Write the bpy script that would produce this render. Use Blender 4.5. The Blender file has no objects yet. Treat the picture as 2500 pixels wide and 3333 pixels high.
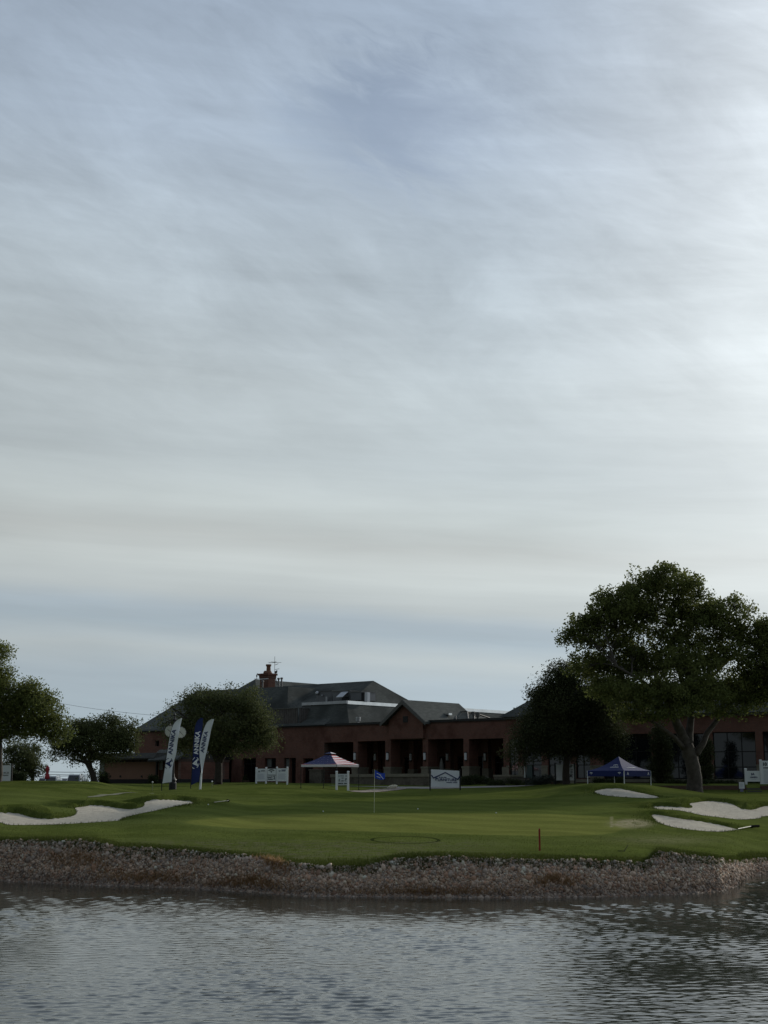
import bpy, math, random
import numpy as np
random.seed(7); rng = np.random.default_rng(11)
R = math.radians
scene = bpy.context.scene
col = scene.collection

# ------------------------------------------------------------------ camera
FPX, CX, CY, HOR = 4622.0, 1250.0, 1666.5, 2545.0
TH = math.atan((HOR-CY)/FPX); CT, ST = math.cos(TH), math.sin(TH)
EYE = 3.12                                   # metres above the water (water = 0)
cam = bpy.data.cameras.new("camera"); camo = bpy.data.objects.new("camera", cam); col.objects.link(camo)
camo.location = (0, 0, EYE); camo.rotation_euler = (R(90)+TH, 0, 0)
cam.sensor_fit = 'VERTICAL'; cam.sensor_height = 24.0; cam.lens = 24.0*FPX/3333.0
cam.clip_start = 0.1; cam.clip_end = 9000
scene.camera = camo
scene.render.resolution_x = 768; scene.render.resolution_y = 1024
scene.view_settings.view_transform = 'Standard'; scene.view_settings.look = 'None'
scene.view_settings.exposure = 0.0; scene.view_settings.gamma = 1.0

# ------------------------------------------------------------------ sun
SUN_AZ, SUN_EL = R(41), R(19)                # azimuth to the right of the view
sund = bpy.data.lights.new("sun", 'SUN'); suno = bpy.data.objects.new("sun", sund); col.objects.link(suno)
sund.energy = 2.3; sund.angle = R(3); sund.color = (1.0, .93, .82)
from mathutils import Vector
sdir = Vector((math.sin(SUN_AZ)*math.cos(SUN_EL), math.cos(SUN_AZ)*math.cos(SUN_EL), math.sin(SUN_EL)))
suno.rotation_euler = (-sdir).to_track_quat('-Z', 'Y').to_euler()

# ------------------------------------------------------------------ node helper
class NT:
    def __init__(s, tree): s.t = tree; s.n = tree.nodes; s.l = tree.links
    def node(s, typ, **kw):
        n = s.n.new(typ)
        for k, v in kw.items(): setattr(n, k, v)
        return n
    def set(s, inp, v):
        if isinstance(v, bpy.types.NodeSocket): s.l.new(v, inp)
        elif v is not None: inp.default_value = v
    def math(s, op, a, b=None, c=None, clamp=False):
        n = s.node('ShaderNodeMath', operation=op); n.use_clamp = clamp
        s.set(n.inputs[0], a)
        if b is not None: s.set(n.inputs[1], b)
        if c is not None: s.set(n.inputs[2], c)
        return n.outputs[0]
    def noise(s, vec, scale, detail=4, rough=.55, dist=0.0):
        n = s.node('ShaderNodeTexNoise'); s.set(n.inputs['Vector'], vec)
        n.inputs['Scale'].default_value = scale; n.inputs['Detail'].default_value = detail
        n.inputs['Roughness'].default_value = rough; n.inputs['Distortion'].default_value = dist
        return n.outputs['Fac']
    def ramp(s, fac, stops, interp='LINEAR'):
        n = s.node('ShaderNodeValToRGB'); s.set(n.inputs[0], fac); e = n.color_ramp.elements
        n.color_ramp.interpolation = interp
        while len(e) < len(stops): e.new(.5)
        for i, (p, c) in enumerate(stops):
            e[i].position = p
            if not hasattr(c, '__len__'): c = (c, c, c)
            e[i].color = (c[0], c[1], c[2], 1)
        return n.outputs[0]
    def mix(s, fac, a, b, mode='MIX'):
        n = s.node('ShaderNodeMix'); n.data_type = 'RGBA'; n.blend_type = mode
        s.set(n.inputs[0], fac)
        for i, v in ((6, a), (7, b)):
            if not isinstance(v, bpy.types.NodeSocket) and len(v) == 3: v = (*v, 1)
            s.set(n.inputs[i], v)
        return n.outputs[2]
    def mapr(s, v, a, b, c=0., d=1., smooth=True):
        n = s.node('ShaderNodeMapRange'); n.interpolation_type = 'SMOOTHSTEP' if smooth else 'LINEAR'
        s.set(n.inputs[0], v); n.inputs[1].default_value = a; n.inputs[2].default_value = b
        n.inputs[3].default_value = c; n.inputs[4].default_value = d
        return n.outputs[0]
    def comb(s, x, y, z=0.0):
        n = s.node('ShaderNodeCombineXYZ')
        for i, v in enumerate((x, y, z)): s.set(n.inputs[i], v)
        return n.outputs[0]
    def sep(s, v):
        n = s.node('ShaderNodeSeparateXYZ'); s.set(n.inputs[0], v); return n.outputs

# ------------------------------------------------------------------ world
world = bpy.data.worlds.new("World"); scene.world = world; world.use_nodes = True
W = NT(world.node_tree); W.n.clear()
wo = W.node('ShaderNodeOutputWorld'); bg = W.node('ShaderNodeBackground'); bg.inputs['Strength'].default_value = 0.1
W.l.new(bg.outputs[0], wo.inputs[0])
sky = W.node('ShaderNodeTexSky', sky_type='NISHITA'); sky.sun_disc = False
sky.sun_elevation = SUN_EL; sky.sun_rotation = SUN_AZ; sky.dust_density = 1.5; sky.ozone_density = 1.5
tc = W.node('ShaderNodeTexCoord').outputs['Generated']
dx, dy, dz = W.sep(tc)
deg = 57.29578
el = W.math('MULTIPLY', W.math('ARCSINE', dz), deg)          # degrees
az = W.math('MULTIPLY', W.math('ARCTAN2', dx, dy), deg)
# cloud sheets : long soft streaks, finer wisps higher up
elw = W.math('ADD', el, W.math('MULTIPLY', W.math('SUBTRACT', W.noise(W.comb(W.math('MULTIPLY', az, .4), el), .10, 4, .6), .5), 2.2))
n_st = W.noise(W.comb(W.math('MULTIPLY', az, .05), W.math('MULTIPLY', W.math('ADD', el, W.math('MULTIPLY', az, .05)), .62), 9.3), 1.0, 5, .6, .3)
n_big = W.noise(W.comb(W.math('MULTIPLY', az, .035), W.math('MULTIPLY', elw, .13), 3.1), 1.0, 4, .5)
# rotated coordinates for the wisps (falling to the right)
u = W.math('ADD', W.math('MULTIPLY', az, .94), W.math('MULTIPLY', el, -.34))
v = W.math('ADD', W.math('MULTIPLY', az, .34), W.math('MULTIPLY', el, .94))
n_w = W.noise(W.comb(W.math('MULTIPLY', u, .10), W.math('MULTIPLY', v, .26), .7), 1.0, 8, .62, .5)
n_w2 = W.noise(W.comb(W.math('MULTIPLY', u, .35), W.math('MULTIPLY', v, .9), 5.7), 1.0, 6, .6, .8)
t = W.mapr(el, 0, 34, 0, 1, smooth=False)
# vertical tone of the veil (values are radiance x10)
base = W.ramp(t, [(0.0, (5.0, 5.9, 6.5)), (.06, (4.5, 5.4, 6.1)), (.11, (4.5, 5.3, 5.95)), (.14, (5.2, 5.8, 6.1)), (.168, (4.25, 5.05, 5.7)), (.185, (4.4, 5.15, 5.8)), (.205, (5.4, 5.9, 6.1)), (.235, (6.0, 6.5, 6.6)),
                  (.275, (5.4, 5.75, 5.8)), (.31, (5.75, 6.3, 6.45)), (.37, (5.2, 5.8, 6.15)), (.46, (5.35, 6.0, 6.45)), (.60, (4.9, 5.65, 6.4)), (.74, (4.2, 5.0, 6.1)), (.88, (3.8, 4.6, 5.8)), (1.0, (3.7, 4.5, 5.7))])
for nd in W.n:
    if nd.type == 'VALTORGB':
        ramp_node = nd
# the ramp clamps nothing: keep stored colours /10 and scale up
for e_ in ramp_node.color_ramp.elements:
    c = e_.color; e_.color = (c[0]/10, c[1]/10, c[2]/10, 1)
bandshift = W.math('ADD', elw, W.math('MULTIPLY', az, .055))
W.l.new(W.mapr(bandshift, 0, 34, 0, 1, smooth=False), ramp_node.inputs[0])
base = W.mix(1.0, base, (9.5, 9.55, 9.4), 'MULTIPLY')
# brightness modulation
hi = W.mapr(el, 9, 20)                                         # wisps only above
m1 = W.math('MULTIPLY_ADD', W.math('SUBTRACT', n_big, .5), .42, 1.0)
m2 = W.math('MULTIPLY_ADD', W.math('MULTIPLY', W.math('SUBTRACT', n_w, .5), hi), .62, 1.0)
m1 = W.math('MULTIPLY', m1, W.math('MULTIPLY_ADD', W.math('SUBTRACT', n_st, .5), .34, 1.0))
m3 = W.math('MULTIPLY_ADD', W.math('MULTIPLY', W.math('SUBTRACT', n_w2, .5), hi), .20, 1.0)
m = W.math('MULTIPLY', m1, W.math('MULTIPLY', m2, m3))
# glow of the hidden sun to the right, duller sky behind the viewer
dotn = W.node('ShaderNodeVectorMath', operation='DOT_PRODUCT'); W.l.new(tc, dotn.inputs[0]); dotn.inputs[1].default_value = sdir
dt = dotn.outputs['Value']
glow = W.ramp(W.math('MULTIPLY_ADD', dt, .5, .5), [(0, .34), (.5, .55), (.78, .88), (.86, .98), (.91, 1.09), (.945, 1.32), (.97, 1.8), (1.0, 3.6)])
for e_ in glow.node.color_ramp.elements:
    c = e_.color; e_.color = (c[0]/4, c[1]/4, c[2]/4, 1)
glow = W.math('MULTIPLY', glow, 4.0)
m = W.math('MULTIPLY', m, glow)
base = W.mix(W.math('MULTIPLY', W.mapr(dt, .80, .95), .75), base, (5.2, 5.45, 5.5))
cl = W.node('ShaderNodeVectorMath', operation='SCALE'); W.l.new(base, cl.inputs[0]); W.l.new(m, cl.inputs['Scale'])
# thin blue gap high up
ga = W.math('DIVIDE', W.math('ADD', az, W.math('MULTIPLY', W.math('SUBTRACT', n_w, .5), 9)), 5.2)
ga = W.math('SUBTRACT', ga, .15)
ge = W.math('DIVIDE', W.math('SUBTRACT', W.math('ADD', el, W.math('MULTIPLY', W.math('SUBTRACT', n_w2, .5), 6)), 26.2), 3.3)
gd = W.math('SQRT', W.math('ADD', W.math('MULTIPLY', ga, ga), W.math('MULTIPLY', ge, ge)))
gap = W.math('MULTIPLY', W.mapr(gd, 1.15, .1), .62)
skc = W.node('ShaderNodeVectorMath', operation='MULTIPLY'); W.l.new(sky.outputs[0], skc.inputs[0]); skc.inputs[1].default_value = (.9, .9, .9)
fin = W.mix(gap, cl.outputs[0], skc.outputs[0])
W.l.new(fin, bg.inputs['Color'])

# ------------------------------------------------------------------ materials
MATS = {}
def mat(name, color, rough=.85, noise=None, metal=0., spec=.35, bump=None, scale=3.0, transl=None, coat=0.):
    """noise = second colour mixed in by a noise of the given scale; bump = (scale, strength)"""
    if name in MATS: return MATS[name]
    m = bpy.data.materials.new(name); m.use_nodes = True; T = NT(m.node_tree)
    p = T.n['Principled BSDF']; p.inputs['Roughness'].default_value = rough
    p.inputs['Metallic'].default_value = metal; p.inputs['Specular IOR Level'].default_value = spec
    p.inputs['Coat Weight'].default_value = coat
    oc = T.node('ShaderNodeTexCoord').outputs['Object']
    if noise:
        f = T.ramp(T.noise(oc, scale, 6, .6), [(.3, 0), (.7, 1)])
        c = T.mix(f, color, noise)
    else:
        f = T.noise(oc, scale, 4); c = T.mix(f, color, tuple(min(1, x*1.18) for x in color))
    T.l.new(c, p.inputs['Base Color'])
    if bump:
        b = T.node('ShaderNodeBump'); b.inputs['Strength'].default_value = bump[1]; b.inputs['Distance'].default_value = .02
        T.l.new(T.noise(oc, bump[0], 5), b.inputs['Height']); T.l.new(b.outputs[0], p.inputs['Normal'])
    MATS[name] = m; return m

# ------------------------------------------------------------------ projection helpers
def zof(y, D):                                # height seen at image row y at forward distance D
    vv = -(y-CY)/FPX
    return EYE + D*(ST+vv*CT)/(CT-vv*ST)
def P(x, y, D):
    z = zof(y, D); dep = D*CT + (z-EYE)*ST
    return np.array([(x-CX)/FPX*dep, D, z])
def Xat(x, D, z):
    return (x-CX)/FPX*(D*CT+(z-EYE)*ST)
def proj(X, Y, Z):
    dep = Y*CT+(Z-EYE)*ST; up = -Y*ST+(Z-EYE)*CT
    return CX+FPX*X/dep, CY-FPX*up/dep
def ppm(D): return FPX/CT/D                   # pixels per metre near the horizon

# ------------------------------------------------------------------ object helpers
BASE = {}
def tag(o, label=None, cat=None, group=None, kind=None):
    if label: o['label'] = label
    if cat: o['category'] = cat
    if group: o['group'] = group
    if kind: o['kind'] = kind
    return o
def thing(name, base, label, cat, group=None):
    o = bpy.data.objects.new(name, None); col.objects.link(o); o.empty_display_size = .3
    o.location = tuple(float(b) for b in base); BASE[o] = np.array(base, float)
    return tag(o, label, cat, group)
def mesh_obj(name, V, F, m, parent=None, base=None, smooth=False):
    V = np.asarray(V, float)
    if parent is not None: b = BASE[parent]
    elif base is not None: b = np.array(base, float)
    else: b = np.zeros(3)
    me = bpy.data.meshes.new(name)
    if isinstance(F, np.ndarray) and F.ndim == 2:
        n, k = F.shape
        me.vertices.add(len(V)); me.vertices.foreach_set('co', (V-b).astype(np.float32).ravel())
        me.loops.add(n*k); me.loops.foreach_set('vertex_index', F.astype(np.int32).ravel())
        me.polygons.add(n); me.polygons.foreach_set('loop_start', np.arange(0, n*k, k, dtype=np.int32))
        me.update(calc_edges=True)
    else:
        me.from_pydata([tuple(q) for q in (V-b)], [], [list(map(int, f)) for f in F]); me.update()
    if smooth: me.polygons.foreach_set('use_smooth', [True]*len(me.polygons))
    o = bpy.data.objects.new(name, me); col.objects.link(o)
    if m: me.materials.append(m)
    if parent is not None: o.parent = parent
    elif base is not None: o.location = tuple(b)
    BASE[o] = b
    return o
class MB:
    def __init__(s): s.v = []; s.f = []
    def add(s, V, F):
        k = len(s.v); s.v += [tuple(map(float, q)) for q in V]; s.f += [[i+k for i in f] for f in F]; return s
    def box(s, c, size, ax=None, top=1.0):
        """ax = 3 unit vectors; top = taper"""
        c = np.array(c, float); ax = np.eye(3) if ax is None else np.array(ax, float)
        h = np.array(size, float)/2; V = []
        for k in (-1, 1):
            tp = top if k > 0 else 1
            for i, j in ((-1, -1), (1, -1), (1, 1), (-1, 1)):
                V.append(c+ax[0]*h[0]*i*tp+ax[1]*h[1]*j*tp+ax[2]*h[2]*k)
        return s.add(V, [(0, 3, 2, 1), (4, 5, 6, 7), (0, 1, 5, 4), (1, 2, 6, 5), (2, 3, 7, 6), (3, 0, 4, 7)])
    def prism(s, pts, d):
        """pts = planar 3D outline, d = extrusion vector"""
        pts = [np.array(p, float) for p in pts]; d = np.array(d, float); n = len(pts)
        V = pts+[p+d for p in pts]
        F = [tuple(range(n)), tuple(range(2*n-1, n-1, -1))]+[(i, i+n, (i+1) % n+n, (i+1) % n) for i in range(n)]
        return s.add(V, F)
    def tube(s, pts, rad, n=8, cap=True):
        pts = [np.array(p, float) for p in pts]
        if not hasattr(rad, '__len__'): rad = [rad]*len(pts)
        V = []; F = []
        prev = None
        for i, p in enumerate(pts):
            d = pts[min(i+1, len(pts)-1)]-pts[max(i-1, 0)]; d = d/(np.linalg.norm(d)+1e-9)
            if prev is None:
                a = np.array([0, 0, 1.]) if abs(d[2]) < .9 else np.array([1., 0, 0]); a = np.cross(d, a)
            else: a = prev-d*np.dot(prev, d)
            a /= np.linalg.norm(a)+1e-9; prev = a; b = np.cross(d, a)
            for k in range(n):
                th = 2*math.pi*k/n; V.append(p+(a*math.cos(th)+b*math.sin(th))*rad[i])
        for i in range(len(pts)-1):
            for k in range(n):
                F.append((i*n+k, i*n+(k+1) % n, (i+1)*n+(k+1) % n, (i+1)*n+k))
        if cap:
            F.append(tuple(range(n-1, -1, -1))); F.append(tuple(range((len(pts)-1)*n, len(pts)*n)))
        return s.add(V, F)
    def lathe(s, c, prof, n=14):
        """prof = [(r, z)]"""
        return s.tube([np.array(c, float)+np.array([0, 0, z]) for r, z in prof], [max(r, .001) for r, z in prof], n)
    def ball(s, c, r, sc=(1, 1, 1), n=10):
        c = np.array(c, float); V = []; F = []
        m_ = n//2
        for i in range(m_+1):
            ph = math.pi*i/m_
            for k in range(n):
                th = 2*math.pi*k/n
                V.append(c+np.array([math.sin(ph)*math.cos(th)*sc[0], math.sin(ph)*math.sin(th)*sc[1], math.cos(ph)*sc[2]])*r)
        for i in range(m_):
            for k in range(n): F.append((i*n+k, (i+1)*n+k, (i+1)*n+(k+1) % n, i*n+(k+1) % n))
        return s.add(V, F)
    def build(s, name, m, parent=None, base=None, smooth=False):
        o = mesh_obj(name, s.v, s.f, m, parent, base, smooth); return o

def interp1(x, xp, fp):                       # monotone cubic
    xp = np.array(xp, float); fp = np.array(fp, float); x = np.clip(np.asarray(x, float), xp[0], xp[-1])
    h = np.diff(xp); d = np.diff(fp)/h; mm = np.zeros_like(fp)
    mm[0] = d[0]; mm[-1] = d[-1]
    for i in range(1, len(xp)-1):
        if d[i-1]*d[i] > 0:
            w1 = 2*h[i]+h[i-1]; w2 = h[i]+2*h[i-1]; mm[i] = (w1+w2)/(w1/d[i-1]+w2/d[i])
    k = np.clip(np.searchsorted(xp, x)-1, 0, len(xp)-2); tt = (x-xp[k])/h[k]
    return ((2*tt**3-3*tt**2+1)*fp[k]+(tt**3-2*tt**2+tt)*h[k]*mm[k]+(-2*tt**3+3*tt**2)*fp[k+1]+(tt**3-tt**2)*h[k]*mm[k+1])
def sstep(x, a, b):
    t_ = np.clip((x-a)/(b-a), 0, 1); return t_*t_*(3-2*t_)

# ------------------------------------------------------------------ terrain
WL = ([-900, 0, 300, 600, 800, 1000, 1300, 1700, 2000, 2250, 2330, 2385, 2405, 2440, 2500, 3300],
      [2840, 2867, 2882, 2891, 2903, 2918, 2921, 2924, 2919, 2909, 2902, 2885, 2862, 2850, 2844, 2800])     # waterline
ED = ([-900, 0, 100, 300, 400, 600, 850, 1000, 1170, 1300, 1450, 1750, 2000, 2100, 2118, 2135, 2200, 2350, 2500, 3300],
      [2735, 2740, 2741, 2746, 2768, 2778, 2792, 2824, 2831, 2806, 2800, 2804, 2813, 2818, 2795, 2780, 2790, 2808, 2800, 2770])  # grass edge of the rocks
COLS = {
 -900: [(52, 2712), (62, 2680), (72, 2640), (80, 2600), (90, 2560), (100, 2545), (120, 2566), (150, 2576), (175, 2572)],
 0:    [(53, 2718), (58, 2697), (61, 2684), (65.5, 2655), (69, 2624), (74, 2606), (82, 2582), (89, 2557), (95, 2542), (104, 2552), (120, 2568), (150, 2576), (175, 2572)],
 150:  [(53, 2720), (58, 2700), (61, 2687), (65.5, 2667), (69, 2628), (73, 2612), (82, 2586), (89, 2556), (96, 2540), (104, 2551), (120, 2566), (150, 2576), (175, 2572)],
 300:  [(52.5, 2725), (58, 2700), (62, 2679), (71, 2628), (74, 2613), (82, 2594), (90, 2564), (97, 2544), (104, 2550), (120, 2553), (150, 2552), (175, 2552)],
 400:  [(51, 2740), (57, 2705), (62, 2672), (66, 2655), (72, 2626), (75, 2612), (82, 2598), (91, 2578), (99, 2560), (108, 2556), (120, 2552), (150, 2550), (175, 2550)],
 500:  [(49, 2752), (56, 2705), (62, 2664), (65, 2645), (72.5, 2608), (76, 2600), (84, 2590), (92, 2582), (99, 2573), (110, 2560), (120, 2554), (150, 2549), (175, 2549)],
 620:  [(48, 2762), (56, 2701), (64, 2650), (72, 2617), (78, 2605), (88, 2586), (97, 2569), (103, 2567), (118, 2556), (135, 2548), (175, 2548)],
 850:  [(46, 2780), (52, 2737), (58, 2702), (66, 2660), (76, 2622), (88, 2590), (97, 2566), (102, 2565), (112, 2556), (119, 2549), (135, 2547), (175, 2548)],
 1000: [(43.6, 2800), (48, 2765), (56, 2709), (66, 2656), (78, 2615), (90, 2585), (98, 2568), (106, 2566), (118, 2556), (130, 2550), (175, 2548)],
 1250: [(43.4, 2797), (48, 2767), (57, 2705), (70, 2645), (82, 2609), (95, 2584), (105, 2573), (115, 2562), (125, 2555), (135, 2550), (175, 2548)],
 1700: [(44.2, 2788), (48, 2767), (57, 2706), (70, 2648), (82, 2608), (93, 2580), (103, 2567), (112, 2557), (122, 2551), (175, 2548)],
 1880: [(44.2, 2791), (48, 2766), (57, 2706), (70, 2648), (79, 2612), (86, 2582), (92, 2554), (98, 2556), (106, 2553), (115, 2550), (175, 2548)],
 1990: [(44.4, 2795), (50, 2750), (56, 2713), (64, 2672), (72, 2636), (79, 2608), (82, 2596), (88, 2571), (92, 2548), (97, 2568), (103.4, 2570), (104.6, 2553), (115, 2549), (175, 2548)],
 2080: [(45, 2790), (50, 2752), (56, 2716), (64, 2676), (72, 2640), (79, 2610), (82, 2598), (88, 2577), (92, 2553), (97, 2576), (103.4, 2577), (104.4, 2554), (115, 2549), (175, 2548)],
 2200: [(47, 2777), (54, 2733), (61, 2696), (65, 2668), (67.5, 2660), (73, 2632), (80, 2606), (86, 2592), (92, 2566), (97, 2579), (103.4, 2577), (104.4, 2555), (115, 2549), (175, 2548)],
 2350: [(47, 2788), (54, 2745), (61, 2706), (65.5, 2690), (70, 2668), (74, 2648), (79, 2612), (83, 2602), (92, 2586), (97, 2582), (103.4, 2577), (104.4, 2555), (115, 2549), (175, 2548)],
 2500: [(53, 2783), (60, 2735), (66, 2703), (72, 2668), (76, 2646), (80, 2620), (84, 2606), (92, 2592), (103.4, 2577), (104.4, 2555), (115, 2549), (175, 2548)],
 3300: [(56, 2740), (70, 2680), (85, 2620), (103.4, 2577), (104.4, 2555), (175, 2548)],
}
DG = np.concatenate([np.arange(26, 37, .8), np.arange(37, 60, .16), np.arange(60, 106, .25), np.arange(106, 176, 1.0)])
xs_c = sorted(COLS)
def Dw(x): return -EYE/((zof(float(np.interp(x, *WL)), 1)-EYE))
CG = np.concatenate([np.arange(-850, -60, 22), np.arange(-60, 2561, 5.0), np.arange(2580, 3300, 22)])
ZC = []
for x in xs_c:
    ys = COLS[x]; ZC.append(interp1(DG, [20]+[d for d, _ in ys], [zof(ys[0][1], ys[0][0])]+[zof(y, d) for d, y in ys]))
ZC = np.array(ZC)
Z = np.array([interp1(CG, xs_c, ZC[:, j]) for j in range(len(DG))])       # rows D, cols px
# bank : from each column's grass edge down to the water
for i, x in enumerate(CG):
    dw = Dw(x); ye = float(np.interp(x, *ED))
    zcol = Z[:, i]
    # depth of the rock's upper edge : keep a bank slope of about 0.24
    best = None
    for de in np.arange(dw+.4, dw+12, .05):
        ze = zof(ye, de)
        if ze >= (de-dw)*.235: best = de; break
    best = best or dw+4; ze = zof(ye, best)
    dtop = best+.9; ztop = float(np.interp(dtop+.6, DG, zcol)); ztop = max(ztop, ze+.08)
    bank = np.interp(DG, [20, dw-3, dw, best, best+.5, dtop+.6], [-2.2, -.7, 0, ze, ze+(ztop-ze)*.72, ztop])
    Z[:, i] = np.where(DG < dtop+.6, bank, np.maximum(zcol, ztop-.02) if False else zcol)
# gentle smoothing + natural undulation
def blur(A, n, axis):
    k = np.array([.25, .5, .25])
    for _ in range(n):
        A = np.apply_along_axis(lambda r: np.convolve(np.pad(r, 1, mode='edge'), k, mode='valid'), axis, A)
    return A
Z[:, :] = blur(Z, 3, 1)
cc, dd = np.meshgrid((CG-CX)/(FPX/CT), DG)
XX = cc*dd
und = np.zeros_like(Z)
for k in range(26):
    wl = rng.uniform(2.0, 9.0); a = rng.uniform(0, 6.28); ph = rng.uniform(0, 6.28)
    und += .0016*wl*np.sin(6.283/wl*(XX*math.cos(a)+dd*math.sin(a))+ph)
und *= sstep(Z, .3, 1.3)
Z += und*.8*(1-sstep(dd, 92, 104)*.6)
NEARROCK = None
def Hraw(c, D):
    ci = np.interp(c, (CG-CX)/(FPX/CT), np.arange(len(CG))); di = np.interp(D, DG, np.arange(len(DG)))
    c0 = np.clip(np.floor(ci).astype(int), 0, len(CG)-2); d0 = np.clip(np.floor(di).astype(int), 0, len(DG)-2)
    fc = ci-c0; fd = di-d0
    return (Z[d0, c0]*(1-fc)+Z[d0, c0+1]*fc)*(1-fd)+(Z[d0+1, c0]*(1-fc)+Z[d0+1, c0+1]*fc)*fd
def H(X, Y): return Hraw(np.asarray(X, float)/np.asarray(Y, float), np.asarray(Y, float))
def Hs(X, Y): return float(H(X, Y))
def ground(x, y, dmin=30):                     # first terrain point seen at a pixel
    uu = (x-CX)/FPX; vv = -(y-CY)/FPX; fy = CT-vv*ST; fz = ST+vv*CT
    ds = np.arange(dmin, 174, .05); zr = EYE+ds*fz/fy; g = Hraw(np.full_like(ds, uu/fy), ds)
    hit = np.nonzero(zr <= g)[0]; k = hit[0] if len(hit) else len(ds)-1
    return np.array([uu/fy*ds[k], ds[k], g[k]])
def gbase(x, D):                               # terrain point at image column x and distance D
    z = Hs((x-CX)/(FPX/CT)*D, D); X = Xat(x, D, z); return np.array([X, D, Hs(X, D)])

BUNK = {
 'left': [(-40, 2650), (0, 2650), (41, 2648), (63, 2651), (104, 2663), (152, 2669), (196, 2666), (240, 2658), (251, 2645), (248, 2637), (242, 2630), (269, 2628), (297, 2622), (348, 2627), (421, 2637), (456, 2632), (472, 2622), (468, 2612), (500, 2606), (570, 2606), (640, 2613),
          (600, 2620), (550, 2629), (500, 2641), (470, 2646), (420, 2657), (395, 2668), (389, 2672), (316, 2677), (190, 2685), (60, 2687), (25, 2686), (0, 2677), (-40, 2668)],
 'b1': [(1934, 2577), (1948, 2573), (1972, 2569), (2010, 2568), (2045, 2574), (2080, 2581), (2117, 2588), (2153, 2597), (2117, 2599), (2063, 2597), (2008, 2594), (1965, 2589), (1940, 2583)],
 'b2': [(2113, 2627), (2175, 2627), (2218, 2631), (2251, 2632), (2256, 2626), (2240, 2617), (2262, 2614), (2294, 2609), (2334, 2611), (2381, 2618), (2403, 2628), (2417, 2637), (2453, 2638), (2479, 2627), (2500, 2625), (2560, 2628),
        (2560, 2652), (2500, 2657), (2479, 2658), (2475, 2665), (2406, 2669), (2352, 2662), (2298, 2656), (2225, 2648), (2153, 2637)],
 'b3': [(2117, 2652), (2153, 2655), (2189, 2662), (2243, 2671), (2298, 2678), (2352, 2689), (2399, 2700), (2403, 2702), (2352, 2708), (2298, 2707), (2243, 2701), (2189, 2693), (2153, 2682), (2139, 2677), (2131, 2667)],
}
def smooth_poly(p, n=3):
    p = np.array(p, float)
    for _ in range(n):
        q = np.roll(p, -1, 0); p = np.stack([p*.75+q*.25, p*.25+q*.75], 1).reshape(-1, p.shape[1])
    return p
def sdist(poly, X, Y):                          # signed distance, + inside
    A = poly; B = np.roll(poly, -1, 0); d = np.full(X.shape, 1e9); ins = np.zeros(X.shape, bool); ny = np.zeros(X.shape)
    for a, b in zip(A, B):
        e = b-a; L = e@e+1e-12; t_ = np.clip(((X-a[0])*e[0]+(Y-a[1])*e[1])/L, 0, 1)
        qx = a[0]+t_*e[0]-X; qy = a[1]+t_*e[1]-Y; dd_ = np.hypot(qx, qy)
        m_ = dd_ < d; d = np.where(m_, dd_, d); ny = np.where(m_, -qy/(dd_+1e-6), ny)
        if a[1] != b[1]:
            c_ = ((a[1] > Y) != (b[1] > Y)) & (X < (b[0]-a[0])*(Y-a[1])/(b[1]-a[1])+a[0]); ins ^= c_
    return np.where(ins, d, -d), ny
polyB = {}
for k, pp in BUNK.items():
    sm = smooth_poly(pp, 1); g = np.array([ground(x, y, 55)[:2] for x, y in sm]); polyB[k] = g
SD = {}
YY = dd
for k, g in polyB.items():
    s_, ny = sdist(g, XX, YY); SD[k] = (s_, ny)
Zadd = np.zeros_like(Z)
for k, (s_, ny) in SD.items():
    out = np.clip(-s_, 0, None); hgt = {'left': .26, 'b1': .16, 'b2': .22, 'b3': .17}[k]
    # a grass lip rises behind the sand, the sand is scooped a little under it
    lip = sstep(out, 0.0, .30)*(1-sstep(out, .9, 3.6))*sstep(ny, -.1, .6)*hgt*(s_ < 0)
    front = sstep(out, 0.0, .3)*(1-sstep(out, .4, 1.6))*sstep(-ny, .2, .8)*.03*(s_ < 0)
    Zadd = np.maximum(Zadd, np.maximum(lip, front)); 
    Zadd = np.where(s_ > 0, -.05*sstep(s_, 0, .5), Zadd)
Z = Z+Zadd

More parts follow.
